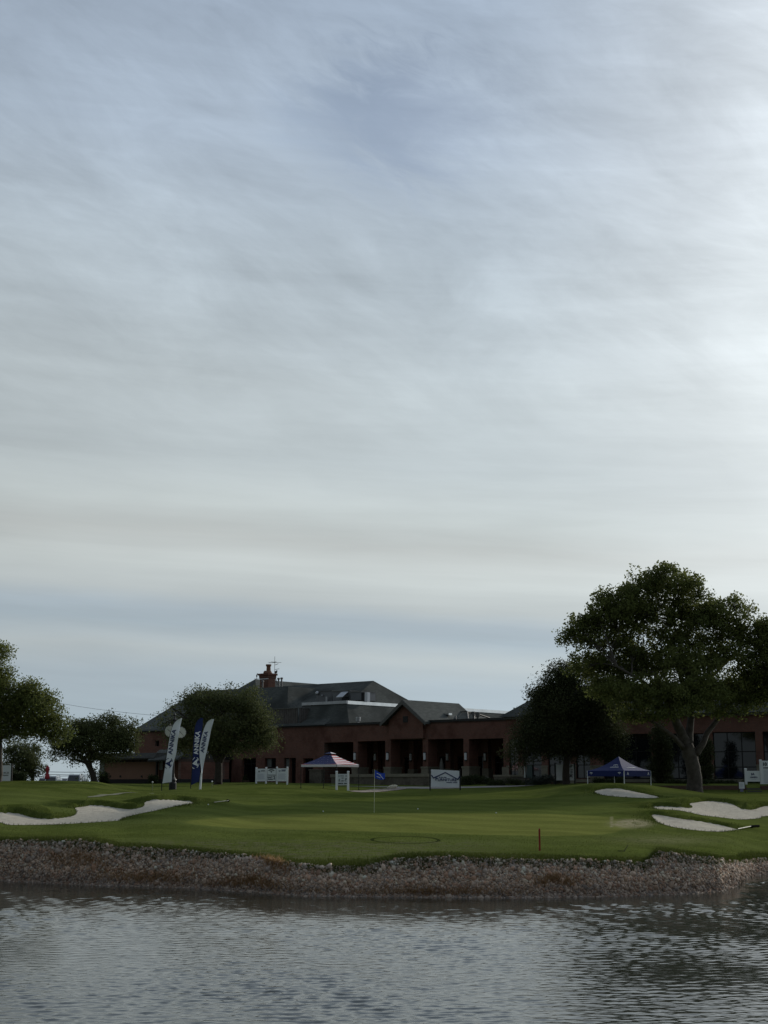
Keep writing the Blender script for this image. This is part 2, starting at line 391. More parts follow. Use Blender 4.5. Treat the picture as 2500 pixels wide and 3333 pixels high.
# ------------------------------------------------------------------ ground material
def ground_material():
    m = bpy.data.materials.new("grass_ground"); m.use_nodes = True; T = NT(m.node_tree); p = T.n['Principled BSDF']
    p.inputs['Roughness'].default_value = 1.0; p.inputs['Specular IOR Level'].default_value = 0.0
    oc = T.node('ShaderNodeTexCoord').outputs['Object']; x, y, z = T.sep(oc)
    a = lambda n: T.node('ShaderNodeAttribute', attribute_name=n).outputs['Fac']
    big = T.noise(oc, .16, 4, .55); med = T.noise(oc, .9, 5, .65); fine = T.noise(oc, 9, 4, .7)
    strk = T.noise(T.comb(T.math('MULTIPLY', x, .35), T.math('MULTIPLY', y, 1.4)), 1.0, 5, .6)
    fair = T.mix(T.mapr(med, .3, .7), (.080, .102, .023), (.112, .134, .034))
    fair = T.mix(T.mapr(big, .35, .68), fair, (.108, .130, .036))
    green = T.mix(T.mapr(strk, .3, .7), (.146, .162, .040), (.172, .184, .050))
    c = T.mix(a('green'), fair, green)
    rough = T.mix(T.mapr(med, .35, .65), (.054, .072, .015), (.088, .104, .026))
    c = T.mix(a('rough'), c, rough)
    stp = T.math('SINE', T.math('ADD', T.math('MULTIPLY', x, 1.1), T.math('MULTIPLY', y, 1.55)))
    stp = T.mapr(stp, -.25, .25, .93, 1.06)
    sc_ = T.node('ShaderNodeVectorMath', operation='SCALE'); T.l.new(c, sc_.inputs[0]); T.l.new(stp, sc_.inputs['Scale']); c = sc_.outputs[0]
    worn = T.mix(T.mapr(fine, .35, .65), (.10, .105, .052), (.16, .15, .085))
    c = T.mix(T.math('MULTIPLY', a('worn'), T.mapr(T.noise(oc, 2.2, 6, .7), .42, .62)), c, worn)
    c = T.mix(T.math('MULTIPLY', T.math('SUBTRACT', fine, .5, clamp=True), 1.6), c, (.035, .05, .012))
    c = T.mix(T.math('MULTIPLY', a('ring'), .75), c, (.02, .028, .01))
    qx = T.math('DIVIDE', T.math('SUBTRACT', x, RING[0]), RING[2]); qy = T.math('DIVIDE', T.math('SUBTRACT', y, RING[1]), RING[3])
    q = T.math('SQRT', T.math('ADD', T.math('MULTIPLY', qx, qx), T.math('MULTIPLY', qy, qy)))
    q = T.math('ADD', q, T.math('MULTIPLY', T.math('SUBTRACT', T.noise(oc, 3, 3), .5), .06))
    rg2 = T.mapr(T.math('ABSOLUTE', T.math('SUBTRACT', q, 1.0)), .085, .03)
    c = T.mix(T.math('MULTIPLY', rg2, .9), c, (.02, .028, .010))
    c = T.mix(T.math('MULTIPLY', a('straw'), T.mapr(T.noise(oc, 3.0, 6, .75), .36, .52)), c, (.30, .27, .16))
    soil = T.mix(fine, (.13, .105, .082), (.20, .165, .13))
    c = T.mix(a('soil'), c, soil)
    T.l.new(c, p.inputs['Base Color'])
    b = T.node('ShaderNodeBump'); b.inputs['Strength'].default_value = .5; b.inputs['Distance'].default_value = .05
    T.l.new(T.math('ADD', T.noise(oc, 14, 5, .75), T.math('MULTIPLY', T.noise(oc, 2.5, 4, .6), 2.0)), b.inputs['Height']); T.l.new(b.outputs[0], p.inputs['Normal'])
    return m
_c = ground(1319, 2733, 40); _r = ground(1427, 2733, 40); _t = ground(1319, 2723, 40); _b = ground(1319, 2745, 40)
RING = (float(_c[0]), float((_t[1]+_b[1])/2), float(abs(_r[0]-_c[0])), float(max(.5, abs(_t[1]-_b[1])/2)))
Mground = ground_material()

# terrain mesh : polar grid + far rows to the horizon
farD = np.array([185, 200, 240, 320, 500, 900, 1800, 4000, 8000.])
D2 = np.concatenate([DG, farD]); Z2 = np.vstack([Z]+[Z[-1]*(1-w)+(EYE-.75)*w for w in (.2, .5, .9, 1, 1, 1, 1, 1, 1)])
nR, nC = len(D2), len(CG)
c1 = (CG-CX)/(FPX/CT)
V = np.stack([np.outer(D2, c1), np.repeat(D2[:, None], nC, 1), Z2], -1).reshape(-1, 3)
idx = np.arange(nR*nC).reshape(nR, nC)
F = np.stack([idx[:-1, :-1], idx[:-1, 1:], idx[1:, 1:], idx[1:, :-1]], -1).reshape(-1, 4)
gr = mesh_obj('ground', V, F, Mground, smooth=True); tag(gr, kind='structure')
# masks of mown / rough / worn grass and bare soil, as surface attributes
Xv, Yv, Zv = V.T
def point_attr(o, name, arr):
    at = o.data.attributes.new(name, 'FLOAT', 'POINT'); at.data.foreach_set('value', np.asarray(arr, np.float32))
greenpoly = np.array([ground(x, y, 40)[:2] for x, y in smooth_poly([(560, 2678), (700, 2662), (860, 2650), (1250, 2646), (1600, 2648), (1850, 2650), (2010, 2660), (2060, 2690), (1980, 2720), (1700, 2722), (1400, 2712), (1000, 2702), (760, 2696)], 2)])
gs, _ = sdist(greenpoly, Xv, Yv); point_attr(gr, 'green', sstep(gs, -.15, .25))
pxs, pys = proj(Xv, Yv, Zv)
edge_y = np.interp(pxs, *ED)
near = Yv < 60
rg = np.zeros(len(Xv))
for k, g in polyB.items():
    s_, ny = sdist(g, Xv, Yv); rg = np.maximum(rg, sstep(-s_, 2.6, .4)*sstep(ny, -.4, .4)*(s_ < 0))
bankr = sstep(pys, edge_y-42, edge_y-20)*near
mid = sstep(Yv, 76, 88)*.45
point_attr(gr, 'rough', np.clip(np.maximum(np.maximum(rg, bankr), mid), 0, 1))
nz = np.sin(Xv*1.7)*.5+np.sin(Xv*.6+2)*.5
wa = sstep(pys, 2728, 2745)*(1-sstep(pys, edge_y-16, edge_y-6))*sstep(pxs, 150, 700)*(1-sstep(pxs, 1300, 1800))*near
straw = np.exp(-(((pxs-2055)/62)**2+((pys-2681)/13)**2)**1.5)*1.6+np.exp(-(((pxs-2160)/150)**2+((pys-2735)/14)**2))*.35
straw += np.exp(-((pxs-1991)/3.5)**2)*(np.abs(pys-2675) < 17)
point_attr(gr, 'worn', np.clip(wa*.9, 0, 1)); point_attr(gr, 'straw', np.clip(straw*(Yv < 75), 0, 1))
# flood ring and divot left on the fringe
rc = ground(1319, 2733, 40); ra = ground(1427, 2733, 40); rr = abs(ra[0]-rc[0]); rD = (ground(1319, 2722, 40)[1]-ground(1319, 2746, 40)[1])/2
ring = np.zeros(len(Xv))
smr = ground(1222, 2744, 40); ring = np.maximum(ring, np.exp(-(((Xv-smr[0])/.30)**2+((Yv-smr[1])/.16)**2)))
point_attr(gr, 'ring', ring)
point_attr(gr, 'soil', np.maximum(sstep(pys, edge_y-2, edge_y+6)*near, (Zv < .12)*near))

# clipped sheets that follow the terrain (sand, paths)
def sheet(name, poly, m, lift, sub=1, extra=None):
    x0, y0 = poly.min(0)-.6; x1, y1 = poly.max(0)+.6
    ri = np.nonzero((D2 >= y0-.5) & (D2 <= y1+.5))[0]; r0, r1 = ri[0], ri[-1]
    cx0 = x0/ (y1 if x0 > 0 else y0); cx1 = x1/(y0 if x1 > 0 else y1)
    ci = np.nonzero((c1 >= cx0-.003) & (c1 <= cx1+.003))[0]; c0_, c1_ = ci[0], ci[-1]
    sub_i = idx[r0:r1+1, c0_:c1_+1]; pts = V[sub_i]
    s_, _ = sdist(poly, pts[..., 0], pts[..., 1])
    vv = []; ff = []; key = {}
    def vid(k, p):
        if k not in key: key[k] = len(vv); vv.append(p)
        return key[k]
    nr, nc = s_.shape
    for i in range(nr-1):
        for j in range(nc-1):
            q4 = [(i, j), (i, j+1), (i+1, j+1), (i+1, j)]
            ss = [s_[a] for a in q4]
            if max(ss) <= 0: continue
            if min(ss) > 0: ff.append([vid(a, pts[a]) for a in q4]); continue
            out = []
            for k in range(4):
                a, b = q4[k], q4[(k+1) % 4]; sa, sb = s_[a], s_[b]
                if sa > 0: out.append(vid(a, pts[a]))
                if (sa > 0) != (sb > 0):
                    t_ = sa/(sa-sb); out.append(vid((min(a, b), max(a, b)), pts[a]*(1-t_)+pts[b]*t_))
            if len(out) >= 3: ff.append(out)
    vv = np.array(vv)+np.array([0, 0, lift])
    o = mesh_obj(name, vv, ff, m, smooth=True); tag(o, kind='structure'); return o
def sand_material():
    m = bpy.data.materials.new("bunker_sand"); m.use_nodes = True; T = NT(m.node_tree); p = T.n['Principled BSDF']
    p.inputs['Roughness'].default_value = 1.0; p.inputs['Specular IOR Level'].default_value = .0
    oc = T.node('ShaderNodeTexCoord').outputs['Object']; x, y, z = T.sep(oc)
    rk = T.noise(T.comb(T.math('MULTIPLY', x, 1.2), T.math('MULTIPLY', y, 1.6)), 2.2, 7, .75)
    c = T.mix(T.mapr(rk, .25, .75), (.50, .455, .37), (.74, .69, .58))
    c = T.mix(T.mapr(T.noise(oc, 1.1, 5, .7), .55, .75), c, (.42, .37, .29))
    T.l.new(c, p.inputs['Base Color'])
    b = T.node('ShaderNodeBump'); b.inputs['Strength'].default_value = 1.0; b.inputs['Distance'].default_value = .22
    T.l.new(T.noise(T.comb(T.math('MULTIPLY', x, 2.0), T.math('MULTIPLY', y, 5.0)), 1.5, 5, .7), b.inputs['Height']); T.l.new(b.outputs[0], p.inputs['Normal'])
    return m
Msand = sand_material()
for k in polyB: sheet('sand_bunker', polyB[k], Msand, .015)
Masph = mat('path_concrete', (.17, .16, .155), .9, (.24, .22, .20), scale=.8, bump=(20, .3))
Mgrav = mat('gravel_path_tan', (.16, .13, .10), .95, (.24, .20, .16), scale=1.5, bump=(30, .5))
def gpoly(pp, dm=95, n=2): return np.array([ground(x, y, dm)[:2] for x, y in smooth_poly(pp, n)])
def hpoly(pp, n=1):                             # (px, D) outline
    return np.array([gbase(x, D)[:2] for x, D in smooth_poly(pp, n)])
sheet('path', hpoly([(1020, 120.5), (1250, 117.5), (1400, 113.5), (1560, 113.0), (1760, 112.0), (1700, 108.5), (1560, 108.0), (1400, 108.5), (1300, 110.5), (1240, 115), (1100, 118)]), Masph, .02)
sheet('gravel_path', hpoly([(1130, 97.5), (1160, 102.5), (1215, 107.5), (1270, 111), (1300, 112), (1330, 109), (1300, 106.0), (1262, 101.5), (1215, 98.0), (1180, 96.0)]), Mgrav, .03)
sheet('path', hpoly([(285, 81.2), (340, 84), (420, 88.5), (500, 92.5), (505, 94), (420, 90.2), (340, 85.4), (285, 82.4)]), mat('worn_path', (.10, .11, .06), .95, (.14, .14, .08), scale=.7), .02)

# ------------------------------------------------------------------ water
def make_water():
    rows = [9.0]
    while rows[-1] < 52: rows.append(rows[-1]+max(.028, rows[-1]**2/26000*1.15))
    rows = np.array(rows); cs = np.concatenate([-np.geomspace(1.3, .312, 230), np.linspace(-.31, .31, 620), np.geomspace(.312, 1.3, 230)])
    X = np.outer(rows, cs); Y = np.repeat(rows[:, None], len(cs), 1); z = np.zeros_like(X); r2 = np.random.default_rng(5)
    for k in range(60):
        lam = .09*math.exp(r2.uniform(0, 1)**1.2*1.6); a = R(90)+r2.normal(R(6), R(19)); kk = 6.2832/lam
        amp = .0032*lam**1.0*r2.uniform(.6, 1.3); ph = r2.uniform(0, 6.28)
        mod = 1+.45*np.sin(X*r2.uniform(.2, .9)+Y*r2.uniform(.1, .5)+r2.uniform(0, 6))
        th = kk*(X*math.cos(a)+Y*math.sin(a))+ph+.6*np.sin(X*.9+ph*3)
        z += amp*mod*(np.sin(th)+.22*np.sin(2*th+1.2))
    xp = CX+cs*FPX/CT; dws = np.array([Dw(min(max(x_, -800), 3200)) for x_ in xp])
    calm = .38+.62*sstep(dws[None, :]-Y, .2, 2.4+2.2*sstep(X, 2, 9))
    left = sstep(X, -3, -9)*.35
    z *= .78+.42*np.sin(X*.33+Y*.21+1)*np.sin(Y*.47-X*.12+.5)+.12*np.sin(X*1.1+Y*.7)
    z *= np.clip(calm+left*(1-calm), 0, 1)
    z += .02
    ed = sstep(Y, 9, 12)*sstep(1.3-np.abs(X/Y), 0, .12); z = z*ed-.085*(1-ed)
    V_ = np.stack([X, Y, z], -1).reshape(-1, 3); n0, n1 = X.shape; id_ = np.arange(n0*n1).reshape(n0, n1)
    F_ = np.stack([id_[:-1, :-1], id_[:-1, 1:], id_[1:, 1:], id_[1:, :-1]], -1).reshape(-1, 4)
    k = len(V_); V_ = np.vstack([V_, [(-400, -200, -.09), (400, -200, -.09), (400, 51, -.09), (-400, 51, -.09)]])
    F_ = np.vstack([F_, [[k, k+1, k+2, k+3]]])
    m = bpy.data.materials.new("pond_water"); m.use_nodes = True; T = NT(m.node_tree); p = T.n['Principled BSDF']
    p.inputs['Base Color'].default_value = (.034, .038, .028, 1); p.inputs['Roughness'].default_value = .06; p.inputs['IOR'].default_value = 1.5
    oc = T.node('ShaderNodeTexCoord').outputs['Object']; x, y, zz = T.sep(oc)
    vec = T.comb(T.math('MULTIPLY', x, 1.0), T.math('MULTIPLY', y, 2.2))
    b = T.node('ShaderNodeBump'); b.inputs['Strength'].default_value = .06; b.inputs['Distance'].default_value = .03
    T.l.new(T.noise(vec, 9, 5, .65), b.inputs['Height']); T.l.new(b.outputs[0], p.inputs['Normal'])
    o = mesh_obj('water', V_, F_, m, smooth=True); tag(o, kind='structure')
make_water()

# ------------------------------------------------------------------ building materials
def brick_mat(name, c1_, c2_, dirt=(.10, .048, .038)):
    m = bpy.data.materials.new(name); m.use_nodes = True; T = NT(m.node_tree); p = T.n['Principled BSDF']
    p.inputs['Roughness'].default_value = .95; p.inputs['Specular IOR Level'].default_value = .03
    oc = T.node('ShaderNodeTexCoord').outputs['Object']; x, y, z = T.sep(oc)
    s_ = T.math('ADD', T.math('MULTIPLY', x, .76), T.math('MULTIPLY', y, -.65))
    br = T.node('ShaderNodeTexBrick'); T.l.new(T.comb(s_, z, 0), br.inputs['Vector'])
    br.inputs['Scale'].default_value = 1.0; br.inputs['Brick Width'].default_value = .21; br.inputs['Row Height'].default_value = .075
    br.inputs['Mortar Size'].default_value = .009
    br.inputs['Color1'].default_value = (*c1_, 1); br.inputs['Color2'].default_value = (*c2_, 1); br.inputs['Mortar'].default_value = (.16, .14, .12, 1)
    c = T.mix(T.mapr(T.noise(oc, .6, 6, .65), .45, .75), br.outputs['Color'], dirt)
    T.l.new(c, p.inputs['Base Color']); return m
Mbrick = brick_mat('red_brick', (.205, .085, .062), (.155, .066, .050))
Mbrick2 = brick_mat('low_brick', (.13, .07, .055), (.10, .055, .045))
Mstone = mat('limestone', (.24, .22, .17), .9, (.17, .155, .12), scale=1.6, bump=(6, .4))
Mstonew = brick_mat('limestone_courses', (.17, .155, .125), (.12, .11, .09), (.06, .055, .045))
def shingle(name, a, b):
    m = bpy.data.materials.new(name); m.use_nodes = True; T = NT(m.node_tree); p = T.n['Principled BSDF']
    p.inputs['Roughness'].default_value = .95; p.inputs['Specular IOR Level'].default_value = .04
    oc = T.node('ShaderNodeTexCoord').outputs['Object']; x, y, z = T.sep(oc)
    f = T.noise(T.comb(T.math('MULTIPLY', x, 2.2), T.math('MULTIPLY', y, 2.2), T.math('MULTIPLY', z, 9)), 1.0, 5, .7)
    c = T.mix(T.mapr(f, .3, .7), a, b); c = T.mix(T.mapr(T.noise(oc, .25, 3), .4, .7), c, tuple(q*.7 for q in a))
    T.l.new(c, p.inputs['Base Color']); return m
Mroof = shingle('grey_shingles', (.068, .074, .070), (.110, .117, .108))
Mdark = mat('dark_trim', (.018, .018, .018), .6)
Mtrim = mat('grey_trim', (.10, .10, .095), .7, (.13, .13, .12))
Mmetal = mat('galvanised_metal', (.45, .46, .47), .42, (.35, .36, .37), metal=.8, scale=2)
Mflash = mat('bright_flashing', (.8, .8, .8), .22, (.6, .6, .6), metal=1.0, scale=1)
Mwhite = mat('white_vinyl', (.80, .82, .82), .55, (.74, .77, .78), scale=2)
Mwood = mat('weathered_boards', (.085, .075, .068), .9, (.12, .11, .10), scale=3)
Mlamp = mat('frosted_sconce', (.62, .64, .66), .5)
Mdoor = mat('dark_bronze_door', (.012, .012, .013), .4)
def glass_mat(name, c, rough=.03, spec=.8):
    m = bpy.data.materials.new(name); m.use_nodes = True; p = m.node_tree.nodes['Principled BSDF']
    p.inputs['Base Color'].default_value = (*c, 1); p.inputs['Roughness'].default_value = rough; p.inputs['Specular IOR Level'].default_value = spec
    p.inputs['IOR'].default_value = 1.6
    return m
Mglass = glass_mat('tinted_glass', (.004, .005, .006)); Mglass2 = glass_mat('reflective_tinted_glass', (.008, .010, .012), .05, .6)

class Frame:
    def __init__(s, a, b):                     # plan points (x, y), left and right as seen
        s.O = np.array([a[0], a[1], 0.]); d = np.array([b[0]-a[0], b[1]-a[1], 0.]); s.L = np.linalg.norm(d); s.t = d/s.L
        s.b = np.array([-s.t[1], s.t[0], 0.]); s.z = np.array([0, 0, 1.]); s.ax = (s.t, s.b, s.z)
    def W(s, u_, w, z): return s.O+s.t*u_+s.b*w+s.z*z
    def px(s, x, y, w=0.):                      # pixel on the plane w -> (u, z)
        uu = (x-CX)/FPX; vv = -(y-CY)/FPX; d = np.array([uu, CT-vv*ST, ST+vv*CT])
        k = np.dot(s.O+s.b*w-np.array([0, 0, EYE]), s.b)/np.dot(d, s.b); p = np.array([0, 0, EYE])+d*k
        return float(np.dot(p-s.O, s.t)), float(p[2])
    def pt(s, x, y, w=0.):
        u_, z = s.px(x, y, w); return s.W(u_, w, z)
    def box(s, mb, u0, u1, w0, w1, z0, z1): return mb.box(s.W((u0+u1)/2, (w0+w1)/2, (z0+z1)/2), (u1-u0, w1-w0, z1-z0), s.ax)
def wall_mb(fr, u0, u1, z0, z1, ops, w0, w1):
    """wall slab with rectangular openings; one clean piece per solid cell"""
    mb = MB(); us = sorted({u0, u1, *[o[0] for o in ops], *[o[1] for o in ops]})
    us = [q for q in us if u0 <= q <= u1]
    for a, b in zip(us[:-1], us[1:]):
        if b-a < 1e-4: continue
        cut = sorted([(o[2], o[3]) for o in ops if o[0] <= a+1e-6 and o[1] >= b-1e-6]); zz = z0
        for c, d in cut:
            if c > zz+1e-3: fr.box(mb, a, b, w0, w1, zz, c)
            zz = max(zz, d)
        if zz < z1-1e-3: fr.box(mb, a, b, w0, w1, zz, z1)
    return mb
def window(fr, par, u0, u1, z0, z1, w, nm='window', mull=(), trans=(), pane=None, bar=.06, fm=None):
    mb = MB(); fm = fm or Mdoor
    fr.box(mb, u0, u1, w-.03, w+.05, z0, z0+bar); fr.box(mb, u0, u1, w-.03, w+.05, z1-bar, z1)
    fr.box(mb, u0, u0+bar, w-.028, w+.048, z0+bar, z1-bar); fr.box(mb, u1-bar, u1, w-.028, w+.048, z0+bar, z1-bar)
    for q in mull: fr.box(mb, q-bar/2, q+bar/2, w-.024, w+.044, z0+bar, z1-bar)
    for q in trans: fr.box(mb, u0+bar, u1-bar, w-.020, w+.040, q-bar/2, q+bar/2)
    o = mb.build(nm, fm, par); g = MB(); fr.box(g, u0+bar*.5, u1-bar*.5, w+.012, w+.022, z0+bar*.5, z1-bar*.5)
    g.build('pane', pane or Mglass, o); BASE[o] = BASE[par]; return o

# ------------------------------------------------------------------ clubhouse
Fm = Frame((Xat(900, 142, 8), 142), (Xat(1650, 124, 8), 124))
ZW = Fm.px(1260, 2349)[1]                        # parapet height
G0 = EYE-.55                                     # floor level
uL = Fm.px(440, 2375)[0]; uR = Fm.px(1657, 2340)[0]
club = thing('clubhouse', Fm.W(Fm.px(1260, 2500)[0], 0, EYE-.4), 'long red brick clubhouse with grey shingled hip roofs and a dark open portico', 'building')
ops = []; fx = lambda x: Fm.px(x, 2480)[0]
fz = lambda x, y: Fm.px(x, y)[1]
bays = [(1055, 1150, 2416), (1164, 1254, 2412), (1272, 1376, 2407), (1393, 1509, 2405), (1527, 1639, 2404)]
for a, b, y in bays: ops.append((fx(a), fx(b), G0, fz((a+b)/2, y)))
doors = [(787, 833, 2468), (943, 963, 2467), (987, 1019, 2468), (757, 762, 2475)]
for a, b, y in doors[:3]: ops.append((fx(a), fx(b), G0, fz((a+b)/2, y)))
wins = [(862, 898, 2468, 2500), (924, 942, 2467, 2500)]
for a, b, y0, y1 in wins: ops.append((fx(a), fx(b), fz(a, y1), fz(a, y0)))
arch = (fx(716), fx(754), G0, fz(735, 2472)); ops.append(arch)
lwin = (fx(503), fx(516), fz(510, 2429), fz(510, 2410)); ops.append(lwin)
DW = .62
wall_mb(Fm, uL, uR, G0-.6, ZW-.32, ops, 0, DW).build('wall', Mbrick, club)
mb = MB(); Fm.box(mb, uL, uR, -.03, DW+.02, ZW-.32, ZW-.2); mb.build('frieze', brick_mat('frieze_brick', (.10, .05, .04), (.08, .04, .035)), club)
mb = MB(); Fm.box(mb, uL-.1, uR+.05, -.13, DW+.1, ZW-.2, ZW); mb.build('coping', Mdark, club)
# end and back walls, deck
wL, wB = 0, 46
mb = MB(); Fm.box(mb, uL, uL+.4, DW, wB, G0-.6, ZW-.05); Fm.box(mb, uL+.4, uR, wB-.4, wB, G0-.6, ZW-.05); Fm.box(mb, uR-.4, uR, 7, wB-.4, G0-.6, ZW-.05)
mb.build('rear_wall', Mbrick, club)
mb = MB(); Fm.box(mb, uL+.4, uR, DW, wB-.4, ZW-.6, ZW-.45); mb.build('deck', Mtrim, club)
mb = MB(); Fm.box(mb, uL, uR, .0, wB-.4, G0-.1, G0); mb.build('floor', Mstone, club)
for (a, b, y) in doors[:3]:
    u0, u1, z1 = fx(a), fx(b), fz((a+b)/2, y); d = window(Fm, club, u0, u1, G0+.02, z1, .38, 'door', [(u0+u1)/2] if b-a > 25 else [], [z1-.55], bar=.08)
for (a, b, y0, y1) in wins:
    u0, u1 = fx(a), fx(b); window(Fm, club, u0, u1, fz(a, y1), fz(a, y0), .3, 'window', [(u0+u1)/2])
mb = MB(); u0, u1 = fx(865), fx(878); Fm.box(mb, u0, u1, .24, .26, fz(865, 2497), fz(865, 2470)); mb.build('window_shade', mat('pale_blind', (.12, .13, .125), .8), club); mb = MB(); u0, u1 = fx(926), fx(940); Fm.box(mb, u0, u1, .24, .26, fz(930, 2497), fz(930, 2470))
mb.build('window_shade', mat('pale_blind', (.12, .13, .125), .8), club)
window(Fm, club, *lwin[:2], *lwin[2:], .3)
# arched entry with a dark round awning
d = window(Fm, club, arch[0], arch[1], G0+.02, arch[3], .4, 'door', [(arch[0]+arch[1])/2], [], bar=.08)
mb = MB(); c0 = (fx(702)+fx(760))/2; rr_ = (fx(760)-fx(702))/2; zc = fz(735, 2472); pts = []
for k in range(13):
    th = math.pi*k/12; pts.append(Fm.W(c0+rr_*math.cos(th), -.02, zc+rr_*.95*math.sin(th)))
mb.prism(pts, Fm.b*-1.5)
awn = mb.build('awning', mat('black_canvas', (.012, .012, .014), .8), club)
mb = MB(); e0 = Fm.W(fx(712), -1.55, fz(712, 2452))
for k, (a, b, ww) in enumerate([((-.35, .05), (.15, .12), .1), ((.1, .12), (.55, .3), .05), ((.0, .02), (.05, -.35), .07), ((-.3, .1), (-.1, .28), .08), ((.1, .2), (.4, .12), .06)]):
    mb.tube([e0+Fm.t*a[0]+Fm.z*a[1], e0+Fm.t*b[0]+Fm.z*b[1]], ww*.6, 5)
mb.build('emblem', Mwhite, awn)
# portico interior : back wall of dark glass and doors, ceiling, inner piers
Fi = Fm; wi = 6.0; zH = fz(1300, 2407)
pu0, pu1 = fx(1050), uR-.4
iops = []
for k in range(9):
    a = pu0+.9+k*2.15; 
    if a+1.5 < pu1: iops.append((a, a+1.5, G0+.02, G0+2.9))
wall_mb(Fm, pu0, pu1, G0, ZW-.6, iops, wi, wi+.3).build('portico_back_wall', Mbrick, club)
for a, b, z0_, z1_ in iops: window(Fm, club, a, b, z0_, z1_, wi+.12, 'door', [(a+b)/2], [z1_-.6], bar=.07)
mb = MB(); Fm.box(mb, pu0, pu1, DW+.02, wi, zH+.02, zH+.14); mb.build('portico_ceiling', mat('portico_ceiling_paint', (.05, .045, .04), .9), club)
mb = MB(); Fm.box(mb, pu0-.3, pu0, DW, wi, G0, ZW-.6); mb.build('portico_side_wall', Mbrick, club)
zs = fz(1262, 2502)
piers = [(1150, 1164), (1254, 1272), (1376, 1393), (1509, 1527)]
for a, b in piers:                                # deep piers : returns seen to the right
    u0, u1 = fx(a), fx(b)
    mb = MB(); Fm.box(mb, u0+.004, u1-.004, DW+.003, DW+.75, G0, zH); mb.build('pier', Mbrick, club)
    mb = MB(); Fm.box(mb, u0-.09, u1+.09, -.12, DW+.86, G0, zs); Fm.box(mb, u0-.13, u1+.13, -.16, DW+.9, zs, zs+.16); mb.build('pier_base', Mstone, club)
mb = MB(); u0 = fx(1639); Fm.box(mb, u0-.09, uR+.06, -.12, DW+.7, G0-.4, fz(1645, 2497)); mb.build('pier_base', Mstone, club)
mb = MB(); u0, u1 = fx(1019), fx(1058); Fm.box(mb, u0, u1, -.5, -.003, G0-.4, fz(1040, 2508)); Fm.box(mb, u0-.06, u1+.06, -.56, -.003, fz(1040, 2508), fz(1040, 2504)); mb.build('pier_base', Mstonew, club)
def sconce(u_, w, z, h=.62):
    mb = MB(); mb.lathe(Fm.W(u_, w-.10, z-h/2), [(.11, 0), (.12, .05), (.12, h-.05), (.11, h)], 10); s_ = mb.build('wall_lamp', Mlamp, club)
    mb = MB(); mb.lathe(Fm.W(u_, w-.10, z-h/2-.09), [(.05, 0), (.13, .03), (.13, .09)], 10); mb.lathe(Fm.W(u_, w-.10, z+h/2), [(.13, 0), (.13, .05), (.03, .1)], 10)
    Fm.box(mb, u_-.05, u_+.05, w-.06, w-.002, z-.2, z+.2); mb.build('bracket', Mdark, s_)
for a, b in piers: sconce((fx(a)+fx(b))/2, 0, fz((a+b)/2, 2462))
for x_ in (1222, 1338, 1457, 1580):
    u_, z_ = Fm.px(x_, 2464, 3.6)
    mb = MB(); Fm.box(mb, u_-.28, u_+.28, 3.62, 4.15, G0, zH); mb.build('inner_pier', Mbrick, club)
    mb = MB(); Fm.box(mb, u_-.36, u_+.36, 3.55, 4.22, G0, zs); mb.build('pier_base', Mstone, club)
    sconce(u_, 3.62, z_)
# gable over the entrance
ga0, ga1 = fx(1258), fx(1396); zgf = fz(1300, 2346)-.05
ap = Fm.px(1320, 2278, -.35); f0 = Fm.px(1257, 2344, -.35); f1 = Fm.px(1385, 2343, -.35); f1 = (ap[0]*2-f0[0], f0[1])
mb = MB(); mb.prism([Fm.W(f0[0]+.3, -.35, zH+.05), Fm.W(f1[0]-.3, -.35, zH+.05), Fm.W(f1[0]-.3, -.35, f0[1]-.1), Fm.W(ap[0], -.35, ap[1]-.35), Fm.W(f0[0]+.3, -.35, f0[1]-.1)], Fm.b*.347)
gb = mb.build('gable', Mbrick, club)
mb = MB(); Fm.box(mb, ap[0]-.27, ap[0]+.27, -.40, -.36, fz(1323, 2352), fz(1323, 2332)); mb.build('vent', Mdark, gb)
mb = MB(); th_ = .22; ov = .45; wb = 8.5
for sgn, fu in ((-1, f0[0]), (1, f1[0])):
    sl = (ap[1]-f0[1])/(ap[0]-f0[0]); eu = fu+sgn*.35; ez = f0[1]-.35*sl
    mb.prism([Fm.W(ap[0], -.35-ov, ap[1]), Fm.W(eu, -.35-ov, ez), Fm.W(eu, -.35-ov, ez-th_), Fm.W(ap[0], -.35-ov, ap[1]-th_)], Fm.b*wb)
mb.build('roof', Mroof, gb)
mb = MB()
for sgn, fu in ((-1, f0[0]), (1, f1[0])):
    eu = fu+sgn*.35; ez = f0[1]-.35*sl
    mb.prism([Fm.W(ap[0], -.36-ov, ap[1]-.02), Fm.W(eu, -.36-ov, ez-.02), Fm.W(eu, -.36-ov, ez-.34), Fm.W(ap[0], -.36-ov, ap[1]-.42)], Fm.b*-.05)
mb.build('bargeboard', Mtrim, gb)
# hip roofs : quads between world points, closed underneath
def solid(pts, faces, name, m=Mroof, par=club):
    mb = MB(); mb.add(pts, faces); return mb.build(name, m, par)
zE = ZW-.1
# A : west hip with a level ridge, falling to the left end of the building
uA0, uA1 = uL-.3, Fm.px(1062, 2350)[0]
ra_ = Fm.px(640, 2250, 11.0); rb_ = Fm.px(800, 2243, 11.0); zr = ra_[1]
A = [Fm.W(uA0, -.3, zE), Fm.W(uA1, -.3, zE), Fm.W(uA1, 22, zE), Fm.W(uA0, 22, zE), Fm.W(ra_[0], 11, zr), Fm.W(uA1-3.5, 11, zr)]
solid(A, [(0, 1, 5, 4), (1, 2, 5), (2, 3, 4, 5), (3, 0, 4), (3, 2, 1, 0)], 'roof')
